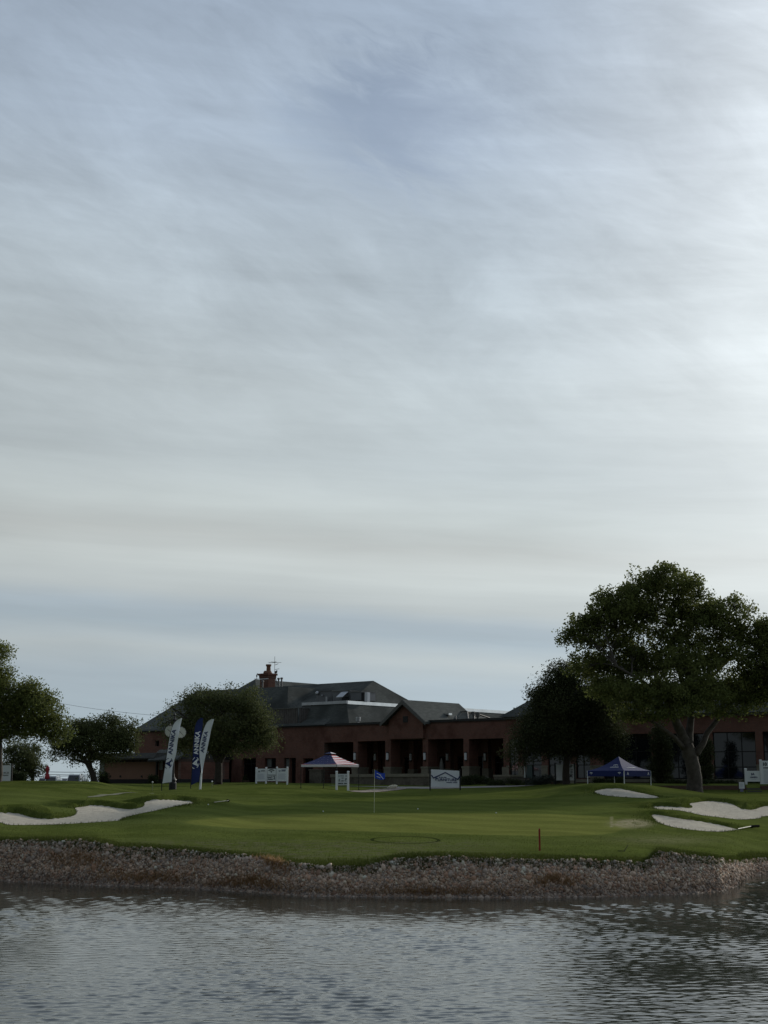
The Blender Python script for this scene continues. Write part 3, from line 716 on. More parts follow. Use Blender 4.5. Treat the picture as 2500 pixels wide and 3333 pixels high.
# C : mansard block over the west part, flat top edge
c0_, c1c = Fm.px(800, 2240, 5.0), Fm.px(938, 2234, 5.0); zc_ = c1c[1]; cb = Fm.px(950, 2310, 3.0)
Cp = [Fm.W(c0_[0]-3, 2.2, zE), Fm.W(cb[0]+.1, 2.2, zE), Fm.W(cb[0]+2.6, 20, zE), Fm.W(c0_[0]-3, 20, zE), Fm.W(c0_[0]-2, 5, zc_), Fm.W(c1c[0], 5, zc_), Fm.W(c1c[0], 15, zc_), Fm.W(c0_[0]-2, 15, zc_)]
solid(Cp, [(0, 1, 5, 4), (1, 2, 6, 5), (2, 3, 7, 6), (3, 0, 4, 7), (4, 5, 6, 7), (3, 2, 1, 0)], 'roof')
# B : tall roof whose ridge runs back from the chimney
b0 = Fm.pt(830, 2211, 9.5); ub, zb = Fm.px(830, 2211, 9.5)
def ridge_hit(x, y):                               # where a level line going back from b0 meets a pixel column/row
    ws = np.arange(9.5, 60, .05); best = min(ws, key=lambda w_: abs(proj(*Fm.W(ub, w_, zb))[0]-x)); return float(best)
wend = ridge_hit(1232, 2253); half = 7.6
zeB = zb-5.4
Bp = [Fm.W(ub-half, 3.4, zeB), Fm.W(ub+half, 3.4, zeB), Fm.W(ub+half, wend+5, zeB), Fm.W(ub-half, wend+5, zeB), Fm.W(ub, 9.5, zb), Fm.W(ub, wend, zb)]
solid(Bp, [(0, 1, 4), (1, 2, 5, 4), (2, 3, 5), (3, 0, 4, 5), (3, 2, 1, 0)], 'roof')
# D : lower mansard with the plant deck on top
d0 = Fm.px(1128, 2286, 1.9); d1 = Fm.px(1137, 2350, .9)
wD = 34
Dp = [Fm.W(fx(935), .9, zE), Fm.W(d1[0], .9, zE), Fm.W(d1[0], wD, zE), Fm.W(fx(935), wD, zE), Fm.W(fx(940), 1.9, d0[1]), Fm.W(d0[0], 1.9, d0[1]), Fm.W(d0[0], wD, d0[1]), Fm.W(fx(940), wD, d0[1])]
solid(Dp, [(0, 1, 5, 4), (1, 2, 6, 5), (2, 3, 7, 6), (3, 0, 4, 7), (4, 5, 6, 7), (3, 2, 1, 0)], 'roof')
mb = MB(); Fm.box(mb, fx(940), d0[0]+.12, 1.75, 1.9, d0[1]-.12, d0[1]+.16); mb.build('flashing', Mmetal, club)
mb = MB(); Fm.box(mb, d0[0]+.0, d0[0]+.15, 1.9, wD, d0[1]-.16, d0[1]+.16)
mb.build('flashing', Mflash, club)
# timber screen standing on the parapet
s0, s1 = fx(840), Fm.px(968, 2325)[0]; ztop = Fm.px(968, 2306, .3)[1]
mb = MB(); n_ = int((s1-s0)/.3)
for k in range(n_): Fm.box(mb, s0+k*.3, s0+k*.3+.25, .3, .36, ZW+.0, ztop-(.0 if k % 3 else .02))
sc_ = mb.build('roof_screen', Mwood, club)
mb = MB(); n_ = 22
for k in range(n_): mb.box(Fm.W(s1+.02, .4+k*.3, (ZW+ztop)/2), (.06, .25, ztop-ZW), Fm.ax)
mb.build('roof_screen', Mwood, club)
mb = MB(); Fm.box(mb, s0, s1+.08, .22, .42, ztop+.002, ztop+.09); Fm.box(mb, s1-.05, s1+.1, .42, 7.0, ztop+.002, ztop+.09); mb.build('screen_rail', Mtrim, club)
# chimney with clay pot
cw = 8.2; chx = Fm.px(871, 2225, cw)[0]; zt = Fm.px(871, 2193, cw)[1]; zb_ = Fm.px(871, 2245, cw)[1]
mb = MB(); Fm.box(mb, chx-.62, chx+.62, cw-.55, cw+.55, zb_-1.2, zt-.45); ch = mb.build('chimney', brick_mat('chimney_brick', (.17, .075, .05), (.12, .055, .04)), club)
mb = MB(); Fm.box(mb, chx-.7, chx+.7, cw-.63, cw+.63, zt-.45, zt-.2); Fm.box(mb, chx-.8, chx+.8, cw-.72, cw+.72, zt-.2, zt); mb.build('chimney_cap', brick_mat('cap_brick', (.16, .06, .04), (.12, .05, .035)), ch)
mb = MB(); mb.lathe(Fm.W(chx+.12, cw, zt), [(.42, 0), (.38, .12), (.24, .35), (.22, .75), (.30, .85), (.30, 1.0), (.2, 1.0), (.2, .9)], 12)
mb.lathe(Fm.W(chx-.38, cw, zt), [(.22, 0), (.2, .2), (.1, .34)], 10)
mb.build('chimney_pot', mat('clay_pot', (.20, .10, .06), .85, (.14, .07, .045)), ch)
mb = MB(); Fm.box(mb, chx-.66, chx+.66, cw-.6, cw-.552, zt-.62, zt-.55); mb.build('band', Mwhite, ch); mb = MB(); Fm.box(mb, chx-.1, chx+.6, cw-.64, cw-.56, zt-1.9, zt-1.82); mb.build('band', Mwhite, ch)
for x_, y0, y1 in ((907, 2206, 2236), (917, 2205, 2236), (855, 2214, 2236)):
    u_, z_ = Fm.px(x_, y0, 6.6); z2 = Fm.px(x_, y1, 6.6)[1]
    mb = MB(); mb.lathe(Fm.W(u_, 6.6, z2-.5), [(.085, 0), (.085, z_-z2+.3), (.15, z_-z2+.32), (.15, z_-z2+.48), (.08, z_-z2+.5)], 8); mb.build('vent_pipe', mat('vent_pipe_grey', (.12, .12, .12), .6), club)
# parapet roof vents (left of the gable and right of it)
for x_, yt, yb, w_, wd in ((1166, 2334, 2349, 1.4, .22), (1555, 2318, 2345, 3.0, .2), (1541, 2316, 2340, 5.0, .12)):
    u_, z_ = Fm.px(x_, yt, w_); z2 = Fm.px(x_, yb, w_)[1]
    mb = MB(); mb.lathe(Fm.W(u_, w_, z2-.8), [(wd*.5, 0), (wd*.5, z_-z2+.35), (wd, z_-z2+.4), (wd*1.1, z_-z2+.72), (wd*1.1, z_-z2+.8)], 10); mb.build('roof_vent', Mmetal if wd == .22 else Mtrim, club)
# glazed rooflights behind the right parapet
for k, (x0_, x1_, yt) in enumerate(((1437, 1468, 2319), (1475, 1507, 2321), (1512, 1528, 2324))):
    w_ = 2.4; ua, za = Fm.px(x0_+14, yt, 6.5); ub_, _ = Fm.px(x1_+14, yt, 6.5)
    ua2 = Fm.px(x0_+18, 2345, w_)[0]; ub2 = Fm.px(x1_+18, 2345, w_)[0]; zq = ZW-.5
    mb = MB(); mb.add([Fm.W(ua2, w_, zq), Fm.W(ub2, w_, zq), Fm.W(ub_, 6.5, za), Fm.W(ua, 6.5, za), Fm.W(ua2, 9, zq), Fm.W(ub2, 9, zq)], [(0, 1, 2, 3), (3, 2, 5, 4), (0, 3, 4), (1, 5, 2), (0, 4, 5, 1)])
    rl = mb.build('rooflight', shingle('rooflight_cladding', (.10, .10, .09), (.14, .14, .125)) if k == 0 else bpy.data.materials['rooflight_cladding'], club)
    mb = MB(); mb.tube([Fm.W(ub2, w_, zq+.08), Fm.W(ub_, 6.5, za+.1), Fm.W(ub_, 9, za-.3)], .07, 6); mb.tube([Fm.W(ua, 6.5, za+.1), Fm.W(ub_, 6.5, za+.1)], .06, 6); mb.build('rail', Mdark, rl)
mb = MB(); u_, z_ = Fm.px(1440, 2322, 3.5); Fm.box(mb, u_-.2, Fm.px(1463, 2322, 3.5)[0], 3.4, 3.9, z_-.18, z_); mb.build('flashing', Mflash, club)

# roof plant : three units in a row on the deck
def hvac(x0, x1, yt, yb, w_, dep, label):
    ua, zt_ = Fm.px(x0, yt, w_); ub_ = Fm.px(x1, yt, w_)[0]; zb2 = d0[1]+.16
    t_ = thing('air_handler', Fm.W((ua+ub_)/2, w_, zb2), label, 'air handler', 'rooftop air handling units'); mb = MB()
    Fm.box(mb, ua, ub_, w_, w_+dep, zb2+.18, zt_); mb.build('cabinet', mat('hvac_grey', (.16, .165, .17), .55, (.12, .125, .13), scale=1), t_)
    mb = MB(); Fm.box(mb, ua-.06, ub_+.06, w_-.06, w_+dep+.06, zt_, zt_+.07); mb.build('lid', Mtrim, t_)
    mb = MB(); Fm.box(mb, ua+.05, ub_-.05, w_+.05, w_+dep-.05, zb2, zb2+.18); mb.build('curb', Mdark, t_)
    return t_, ua, ub_, zt_, zb2
t_, ua, ub_, zt_, zb2 = hvac(1030, 1080, 2252, 2285, 5.0, 2.2, 'left grey rooftop air unit with round pipe fittings')
mb = MB(); mb.ball(Fm.W(ua+.25, 4.85, zt_-.15), .2); mb.ball(Fm.W(ua+.9, 4.9, zt_-.4), .1); mb.tube([Fm.W(ua-.8, 4.6, zb2+.1), Fm.W(ub_, 4.6, zb2+.1)], .09, 6); mb.tube([Fm.W(ub_-.4, 4.7, zb2), Fm.W(ub_-.4, 4.7, zb2+.7)], .13, 8)
mb.build('pipe', Mmetal, t_)
t_, ua, ub_, zt_, zb2 = hvac(1083, 1138, 2252, 2285, 4.6, 2.2, 'middle grey rooftop air unit with an open hinged hood')
mb = MB(); mb.prism([Fm.W(ub_-1.0, 4.59, zt_), Fm.W(ub_-.1, 4.59, zt_), Fm.W(ub_-.1, 3.7, zt_-.6), Fm.W(ub_-1.0, 3.7, zt_-.6)], Fm.z*-.05); mb.build('hood', Mmetal, t_)
mb = MB(); Fm.box(mb, ub_-1.0, ub_-.1, 4.55, 4.59, zb2+.25, zt_-.55); mb.build('intake', Mdark, t_)
t_, ua, ub_, zt_, zb2 = hvac(1141, 1175, 2254, 2286, 4.4, 2.2, 'right grey rooftop air unit beside a bright end panel')
mb = MB(); Fm.box(mb, ub_+.02, ub_+.38, 4.5, 4.9, zb2, zt_-.05); mb.build('intake', Mdark, t_)
mb = MB(); Fm.box(mb, ub_+.4, ub_+.75, 4.5, 4.9, zb2, zt_-.05); mb.build('end_panel', mat('bright_panel', (.55, .56, .57), .5), t_)

# aerials beside the chimney
t_ = thing('tv_aerial', Fm.W(chx+.25, cw+.8, zt-1.2), 'thin mast aerial with crossed rods rising above the clay chimney pot', 'aerial')
mb = MB(); mt = Fm.px(880, 2138, cw+.8); zt2 = mt[1]; mb.tube([Fm.W(chx+.25, cw+.8, zt-1.2), Fm.W(chx+.25, cw+.8, zt2)], .022, 6); mb.build('mast', Mdark, t_)
mb = MB(); zz_ = Fm.px(880, 2158, cw+.8)[1]
for k in range(4): a_ = k*.8+.2; mb.tube([Fm.W(chx+.25-math.cos(a_)*.75, cw+.8-math.sin(a_)*.75, zz_+k*.03), Fm.W(chx+.25+math.cos(a_)*.75, cw+.8+math.sin(a_)*.75, zz_+k*.03)], .016, 5)
mb.build('rods', Mdark, t_); mb = MB(); mb.tube([Fm.W(chx-.7, cw+.8, zz_-.9-.7), Fm.W(chx+.2, cw+.8, zz_-.88-.7)], .025, 5); mb.build('rods', Mdark, t_); mb = MB(); mb.tube([Fm.W(chx+.3, cw+.8, zz_-.75), Fm.W(chx+.95, cw+.8, zz_-.7)], .025, 5)
mb.build('rods', Mdark, t_); mb = MB(); mb.tube([Fm.W(chx+.3, cw+.8, zz_-.25), Fm.W(chx+.8, cw+.8, zz_-.15)], .025, 5)
mb.build('rods', Mdark, t_)
u_, z_ = Fm.px(898, 2188, cw+1.2); t_ = thing('weather_sensor', Fm.W(u_, cw+1.2, z_-1.5), 'small round weather sensor on a tripod right of the chimney', 'sensor')
mb = MB(); mb.tube([Fm.W(u_, cw+1.2, z_-1.0), Fm.W(u_, cw+1.2, z_)], .03, 6)
for a_ in (0, 2.1, 4.2): mb.tube([Fm.W(u_, cw+1.2, z_-.6), Fm.W(u_+.3*math.cos(a_), cw+1.2+.3*math.sin(a_), z_-1.4)], .022, 5)
mb.build('tripod', Mdark, t_); mb = MB(); mb.ball(Fm.W(u_, cw+1.2, z_), .17, (1, 1, .9)); mb.box(Fm.W(u_+.14, cw+1.2, z_+.1), (.16, .03, .2), Fm.ax); mb.build('sensor_head', Mtrim, t_)
u_, z_ = Fm.px(836, 2200, 9.4); t_ = thing('roof_ornament', Fm.W(u_, 9.4, z_-.4), 'small weathervane on the ridge left of the chimney', 'weathervane')
mb = MB(); mb.tube([Fm.W(u_-.35, 9.4, z_-.32), Fm.W(u_+1.0, 9.4, z_-.38)], .03, 5); mb.tube([Fm.W(u_, 9.4, z_-.4), Fm.W(u_, 9.4, z_-.1)], .03, 5); mb.ball(Fm.W(u_, 9.4, z_), .12, (.6, .6, 1.5)); mb.ball(Fm.W(u_+.1, 9.4, z_+.2), .08); mb.tube([Fm.W(u_+.45, 9.4, z_-.4), Fm.W(u_+.45, 9.4, z_-.08)], .035, 5)
tag(mb.build('vane', Mdark, t_))

# ------------------------------------------------------------------ right wing
pr0, pr1 = Xat(1650, 122, 6), Xat(2450, 113.6, 6)
Fr = Frame((pr0, 122), (pr1, 113.6))
rx = lambda x: Fr.px(x, 2480)[0]
rz = lambda x, y: Fr.px(x, y)[1]
zT = rz(2050, 2334); uE = rx(2760); wing = thing('dining_wing', Fr.W(Fr.L/2, 0, EYE-.3), 'red brick right wing with tall dark tinted windows and limestone sills', 'building')
ro = []
big = [(1964, 2122, 2389), (2160, 2300, 2387), (2322, 2462, 2382), (2486, 2640, 2380)]
for a, b, y in big: ro.append((rx(a), rx(b), rz((a+b)/2, 2536), rz((a+b)/2, y)))
sm = [(1657, 1687, 2405, 2534), (1702, 1763, 2405, 2534), (1783, 1856, 2405, 2540), (1874, 1921, 2405, 2534)]
for a, b, y0, y1 in sm: ro.append((rx(a), rx(b), rz(a, y1), rz(a, y0)))
wall_mb(Fr, -.02, uE, EYE-1.0, zT, ro, 0, .45).build('wall', Mbrick, wing)
mb = MB(); Fr.box(mb, -.2, uE+.1, -.25, .6, zT, zT+.22); mb.build('eave', Mtrim, wing)
zlo = rz(2310, 2494)
for a, b in ((1639, 1657), (1687, 1702), (1763, 1783), (1856, 1874), (1921, 1964), (2122, 2160), (2300, 2322), (2462, 2486)):
    mb = MB(); Fr.box(mb, rx(a)+.002 if a > 1640 else -.01, rx(b)-.002, -.09, -.002, EYE-.9, zlo); Fr.box(mb, (rx(a) if a > 1640 else 0)-.03, rx(b)+.03, -.13, -.003, zlo, zlo+.12); mb.build('pier_base', Mstone, wing)
mb = MB()
for a, b, *_ in big+sm: Fr.box(mb, rx(a), rx(b), -.12, .3, rz((a+b)/2, 2536)-.25, rz((a+b)/2, 2536)+.0)
mb.build('sill', Mstone, wing)
for k, (a, b, y) in enumerate(big):
    u0, u1 = rx(a), rx(b); z0_, z1_ = rz((a+b)/2, 2535), rz((a+b)/2, y)
    n_ = 3; mu = [u0+(u1-u0)*q/n_ for q in range(1, n_)]
    window(Fr, wing, u0, u1, z0_+.0, z1_, .28, 'window', mu, [rz(a, 2447), rz(a, 2497)], Mglass2, bar=.075)
for a, b, y0, y1 in sm:
    u0, u1 = rx(a), rx(b); window(Fr, wing, u0, u1, rz(a, y1), rz(a, y0), .3, 'window', [(u0+u1)/2], [rz(a, 2490)], Mglass, bar=.07)
mb = MB(); Fr.box(mb, rx(1711), rx(1730), .16, .2, rz(1720, 2534), rz(1720, 2490)); mb.build('door', mat('sage_door', (.06, .085, .08), .6), wing)
zr_ = zT+.2
Rp = [Fr.W(-.5, -.5, zr_), Fr.W(uE+.3, -.5, zr_), Fr.W(uE+.3, 15.6, zr_), Fr.W(-.5, 15.6, zr_), Fr.W(3.2, 3.6, zr_+2.7), Fr.W(uE-4, 3.6, zr_+2.7)]
solid(Rp, [(0, 1, 5, 4), (1, 2, 5), (2, 3, 4, 5), (3, 0, 4), (3, 2, 1, 0)], 'roof', par=wing)
mb = MB(); Fr.box(mb, -.02, .4, .45, 15, EYE-1, zT); Fr.box(mb, .4, uE, 14.6, 15, EYE-1, zT); Fr.box(mb, uE-.4, uE, .45, 14.6, EYE-1, zT); mb.build('rear_wall', Mbrick, wing)
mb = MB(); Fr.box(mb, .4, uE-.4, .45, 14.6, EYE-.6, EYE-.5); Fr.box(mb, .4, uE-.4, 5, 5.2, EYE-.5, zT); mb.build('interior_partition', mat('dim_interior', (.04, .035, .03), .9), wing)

# ------------------------------------------------------------------ low terrace walls
Ft = Frame((Xat(1078, 133, 3), 133), (Xat(1402, 118.5, 3), 118.5))
ztw = Ft.px(1240, 2519)[1]; tw = thing('terrace_wall', Ft.W(Ft.L/2, 0, EYE-.5), 'low limestone wall with pale coping in front of the dark portico', 'wall')
mb = MB(); Ft.box(mb, 0, Ft.L, 0, .4, EYE-1.2, ztw-.26); mb.build('wall', Mstonew, tw)
mb = MB(); Ft.box(mb, -.08, Ft.L+.08, -.08, .48, ztw-.26, ztw); mb.build('coping', Mstone, tw)
mb = MB(); Ft.box(mb, Ft.L-.4, Ft.L, .4, 3.5, EYE-1.2, ztw-.26); mb.build('return_wall', Mstonew, tw)
Ft2 = Frame((Xat(1608, 121.5, 3), 121.5), (Xat(1662, 119.5, 3), 119.5)); z2_ = Ft2.px(1640, 2522)[1]
lw = thing('step_wall', Ft2.W(1, 0, EYE-.5), 'short stepped limestone wall at the right end of the portico', 'wall'); mb = MB(); Ft2.box(mb, 0, Ft2.L, 0, 1.4, EYE-1.2, z2_-.14); mb.build('wall', Mstonew, lw)
mb = MB(); Ft2.box(mb, -.05, Ft2.L+.05, -.05, 1.45, z2_-.14, z2_); mb.build('coping', Mstone, lw)
# brick retaining wall under the right lawn, with steps at its right
pa = gbase(1990, 103.8); pb = gbase(2640, 103.8); Fw = Frame(pa[:2], pb[:2]); zt_ = zof(2557, 104)
rw = thing('retaining_wall', Fw.W(Fw.L/2, 0, zt_-1), 'low dark brick retaining wall below the right hand lawn', 'wall'); us_ = Fw.px(2430, 2570)[0]; ue_ = Fw.px(2478, 2570)[0]
mb = MB(); Fw.box(mb, 0, us_, -.02, .3, zt_-1.4, zt_-.0); Fw.box(mb, ue_, Fw.L, -.02, .3, zt_-1.4, zt_-.0); mb.build('wall', Mbrick2, rw)
st = thing('garden_steps', Fw.W((us_+ue_)/2, 0, zt_-1), 'three shallow concrete steps cut through the low brick retaining wall', 'steps'); 
for k in range(4):
    mb = MB(); Fw.box(mb, us_+.01, ue_-.01, -.9+k*.3, .32 if k == 3 else -.9+k*.3+.298, zt_-1.4, zt_-.72+k*.18); mb.build('step', mat('old_concrete', (.11, .105, .1), .9, (.08, .078, .07)), st)

# ------------------------------------------------------------------ low annexe on the left
za0 = Xat(322, 143.5, 3); za1 = Xat(578, 136.5, 3); Fa = Frame((za0, 143.5), (za1, 136.5))
ax_ = lambda x: Fa.px(x, 2500)[0]; azz = lambda x, y: Fa.px(x, y)[1]
an = thing('snack_annexe', Fa.W(Fa.L/2, 0, EYE-.4), 'low salmon walled building with dark plinth and thin grey roof left of the clubhouse', 'building')
zp = azz(420, 2536); ze_ = azz(420, 2472)
mb = MB(); Fa.box(mb, 0, Fa.L, 0, 7, EYE-1, zp); mb.build('plinth', mat('dark_plinth', (.025, .023, .022), .9), an)
mb = MB(); Fa.box(mb, .06, ax_(516), .06, 6.9, zp, ze_-.25); mb.build('wall', mat('salmon_stucco', (.29, .165, .12), .9, (.25, .14, .10), scale=.8), an)
mb = MB(); Fa.box(mb, ax_(516), Fa.L-.05, .08, 6.9, zp, ze_-.25); mb.build('wall', Mbrick, an)
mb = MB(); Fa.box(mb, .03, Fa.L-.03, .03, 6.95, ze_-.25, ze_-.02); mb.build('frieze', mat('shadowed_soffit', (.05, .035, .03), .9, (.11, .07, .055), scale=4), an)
for x_, w_ in ((386, 6), (413, 3), (432, 5), (455, 4), (470, 6), (494, 4)):
    mb = MB(); Fa.box(mb, ax_(x_)-w_*.02, ax_(x_)+w_*.02, -.01, .028, ze_-.23, ze_-.05); mb.build('bracket', Mdark, an)
zr2 = azz(420, 2452); ul = ax_(298); ur = ax_(524)
mb = MB(); Fa.box(mb, ul+.4, ur, -.9, 7.6, ze_-.02, ze_+.1); mb.prism([Fa.W(ul, -.95, ze_+.10), Fa.W(ur, -.95, ze_+.10), Fa.W(ur, -.6, zr2), Fa.W(ul+.8, -.6, zr2)], Fa.b*7.8); mb.build('roof', mat('thin_roof_grey', (.075, .075, .068), .8, (.055, .055, .05)), an)
mb = MB(); q0 = Fa.px(480, 2474, -1.6); q1 = Fa.px(575, 2471, -1.6); q2 = Fa.px(626, 2437, 3.0); q3 = Fa.px(520, 2440, 3.0)
mb.prism([Fa.W(q0[0], -1.6, q0[1]), Fa.W(q1[0], -1.6, q1[1]), Fa.W(q2[0], 3.0, q2[1]), Fa.W(q3[0], 3.0, q3[1])], Fa.z*-.14); mb.build('porch_roof', Mroof, an)
mb = MB(); Fa.box(mb, ax_(514), ax_(518), -.3, -.1, zp-.3, ze_-.2); mb.build('post', Mdark, an)
for a, b, lb in ((325, 340, 'left'), (518, 530, 'right')):
    mb = MB(); Fa.box(mb, ax_(a), ax_(b), -.04, -.012, azz(a, 2518 if lb == 'left' else 2506), azz(a, 2474)); po = mb.build('wall_poster', mat('poster_paper', (.30, .31, .31), .7, (.20, .21, .21), scale=3), an)
for x_ in (359, 392, 461):
    mb = MB(); Fa.box(mb, ax_(x_)-.09, ax_(x_)+.09, .0, .055, azz(x_, 2530), azz(x_, 2524)); mb.build('wall_vent', Mdark, an)

# ------------------------------------------------------------------ foliage
def leaf_mat(name, a, b, tr=.25):
    m = bpy.data.materials.new(name); m.use_nodes = True; T = NT(m.node_tree); p = T.n['Principled BSDF']; out = T.n['Material Output']
    p.inputs['Roughness'].default_value = .7; p.inputs['Specular IOR Level'].default_value = .08
    tint = T.node('ShaderNodeAttribute', attribute_name='tint').outputs['Fac']
    c = T.mix(tint, a, b); T.l.new(c, p.inputs['Base Color'])
    tl = T.node('ShaderNodeBsdfTranslucent'); T.l.new(T.mix(tint, tuple(q*1.2 for q in a), tuple(min(1, q*1.5) for q in b)), tl.inputs['Color'])
    mx = T.node('ShaderNodeMixShader'); mx.inputs[0].default_value = tr
    T.l.new(p.outputs[0], mx.inputs[1]); T.l.new(tl.outputs[0], mx.inputs[2]); T.l.new(mx.outputs[0], out.inputs['Surface'])
    return m
Loak = leaf_mat('oak_leaves', (.062, .082, .026), (.150, .165, .050), .4)
Ldark = leaf_mat('juniper_foliage', (.034, .044, .020), (.074, .080, .034), .2)
Lmid = leaf_mat('elm_leaves', (.055, .070, .030), (.125, .138, .056))
Lhedge = leaf_mat('hedge_leaves', (.024, .034, .014), (.046, .058, .022), .1)
Mbark = mat('bark', (.045, .038, .030), .95, (.105, .092, .078), scale=3.5, bump=(9, 1.0))
Mbark2 = mat('dark_bark', (.035, .03, .025), .95, (.06, .05, .042), scale=3, bump=(9, .8))
def leaves(name, centers, sig, per, size, m, parent, rg_, asp=.55, down=0.0, tints=None):
    n = len(centers); N = n*per
    g3 = rg_.normal(0, 1, (N, 3)); gl_ = np.linalg.norm(g3, axis=1)[:, None]; g3 = g3/gl_*np.minimum(gl_, 1.9)
    c = np.repeat(centers, per, 0)+g3*np.repeat(sig, per)[:, None]*np.array([1, 1, .8])
    a = rg_.normal(0, 1, (N, 3)); a[:, 2] -= down; a /= np.linalg.norm(a, axis=1)[:, None]
    b = np.cross(a, rg_.normal(0, 1, (N, 3))); b /= np.linalg.norm(b, axis=1)[:, None]
    L = size*rg_.uniform(.6, 1.35, N)[:, None]; w = L*asp
    v0 = c-a*L*.5; v1 = c+b*w*.5; v2 = c+a*L*.5; v3 = c-b*w*.5
    Vv = np.stack([v0, v1, v2, v3], 1).reshape(-1, 3); Ff = np.arange(N*4).reshape(N, 4)
    o = mesh_obj(name, Vv, Ff, m, parent)
    tt = rg_.uniform(0, 1, n) if tints is None else tints
    ti = np.clip(np.repeat(tt, per)*.7+rg_.uniform(0, .3, N), 0, 1); point_attr(o, 'tint', np.repeat(ti, 4)); return o
def curve(p0, p1, k=5, sag=.0, rnd=.06, rg_=rng):
    p0 = np.array(p0, float); p1 = np.array(p1, float); L = np.linalg.norm(p1-p0); out = []
    off = rg_.normal(0, rnd*L, 3)
    for i in range(k+1):
        t_ = i/k; out.append(p0*(1-t_)+p1*t_+off*math.sin(math.pi*t_)+np.array([0, 0, sag*L*math.sin(math.pi*t_)]))
    return out
def tree(name, D, trunks, blobs, ncl, per, leaf, lm, label, cat='tree', group=None, bark=None, seed=1, sig=.38, crown='crown', limbs=True, shell=.45, twig=True, base=None, depth=1.0, down=.0):
    """trunks = list of [(px, py, r, dD)], blobs = list of (px, py, rx, ry[, dD][, weight])"""
    rg_ = np.random.default_rng(seed); bark = bark or Mbark
    x0, y0 = trunks[0][0][:2]; b = gbase(x0, D); root = thing(name, b, label, cat, group); K = ppm(D)
    mb = MB(); tips = []
    for tr in trunks:
        pts = []; rad = []
        for q in tr:
            x, y, r = q[:3]; d = q[3] if len(q) > 3 else 0
            p = P(x, y, D+d); pts.append(p); rad.append(r)
        if tr is trunks[0]:
            pts[0][2] = min(pts[0][2], b[2])-.25
            rad = [rad[0]*1.25]+rad; pts = [pts[0]]+[pts[0]+(pts[1]-pts[0])*.12]+pts[1:]
        # densify
        P2 = []; R2 = []
        for i in range(len(pts)-1):
            for t_ in (0, .34, .67): P2.append(pts[i]*(1-t_)+pts[i+1]*t_+rg_.normal(0, .05*rad[i], 3)); R2.append(rad[i]*(1-t_)+rad[i+1]*t_)
        P2.append(pts[-1]); R2.append(rad[-1]); mb.tube(P2, R2, 10)
        tips += [(p, r) for p, r in zip(P2[len(P2)//3:], R2[len(R2)//3:])]
    cs = []; sg = []; tn = []
    vol = np.array([(bl[2]*bl[3])*(bl[5] if len(bl) > 5 else 1) for bl in blobs], float); cnt = np.maximum(4, (vol/vol.sum()*ncl).astype(int))
    tipP = np.array([t_[0] for t_ in tips])
    for bl, n in zip(blobs, cnt):
        dd_ = bl[4] if len(bl) > 4 else rg_.uniform(-1, 1)*min(bl[2], bl[3])/K*.8
        c = P(bl[0], bl[1], D+dd_); rx_, rz_ = bl[2]/K*.9, bl[3]/K*.9; ry_ = (rx_+rz_)/2*depth
        nk = max(3, n//7); dk = rg_.normal(0, 1, (nk, 3)); dk /= np.linalg.norm(dk, axis=1)[:, None]; kc = dk*(rg_.uniform(0, 1, nk)**shell*np.where(rg_.uniform(0, 1, nk) < .16, 1.22, 1.0))[:, None]
        wh_ = rg_.integers(0, nk, n); cr = .50/max(.5, min(bl[2], bl[3])/K); dirv = kc[wh_]+rg_.normal(0, 1, (n, 3))*cr*.8; rr_ = np.ones(n)
        lim = np.linalg.norm(dirv, axis=1); dirv = np.where(lim[:, None] > 1.35, dirv/lim[:, None]*1.3, dirv)
        pp = c+dirv*rr_[:, None]*np.array([rx_, ry_, rz_]); 
        # sub-clump structure
        cs.append(pp); sg.append(rg_.uniform(.7, 1.3, n)*sig)
        ck = rg_.uniform(0, 1, nk)[wh_]; tn.append(np.clip(ck*.7+rg_.uniform(0, .3, n), 0, 1))
        if limbs:
            j = int(np.argmin(np.linalg.norm(tipP-c, axis=1)+np.maximum(0, tipP[:, 2]-c[2])*.8)); s0_, r0_ = tips[j]
            L = np.linalg.norm(c-s0_); r_ = min(r0_*.7, .028*L+.05); cv = curve(s0_, c, 6, .05, .07, rg_)
            mb.tube(cv, np.linspace(r_, r_*.4, 7), 6, cap=False)
            if twig:
                for p_ in pp[rg_.permutation(n)[:max(5, n//5)]]:
                    q_ = cv[rg_.integers(2, 7)]; r2 = min(r_*.4, .05); mb.tube(curve(q_, p_, 4, .04, .1, rg_), np.linspace(r2, .012, 5), 4, cap=False)
    cs = np.vstack(cs); sg = np.concatenate(sg); tn = np.concatenate(tn)
    mb.build('trunk', bark, root, smooth=True)
    leaves(crown, cs, sg, per, leaf, lm, root, rg_, tints=tn, down=down)
    return root
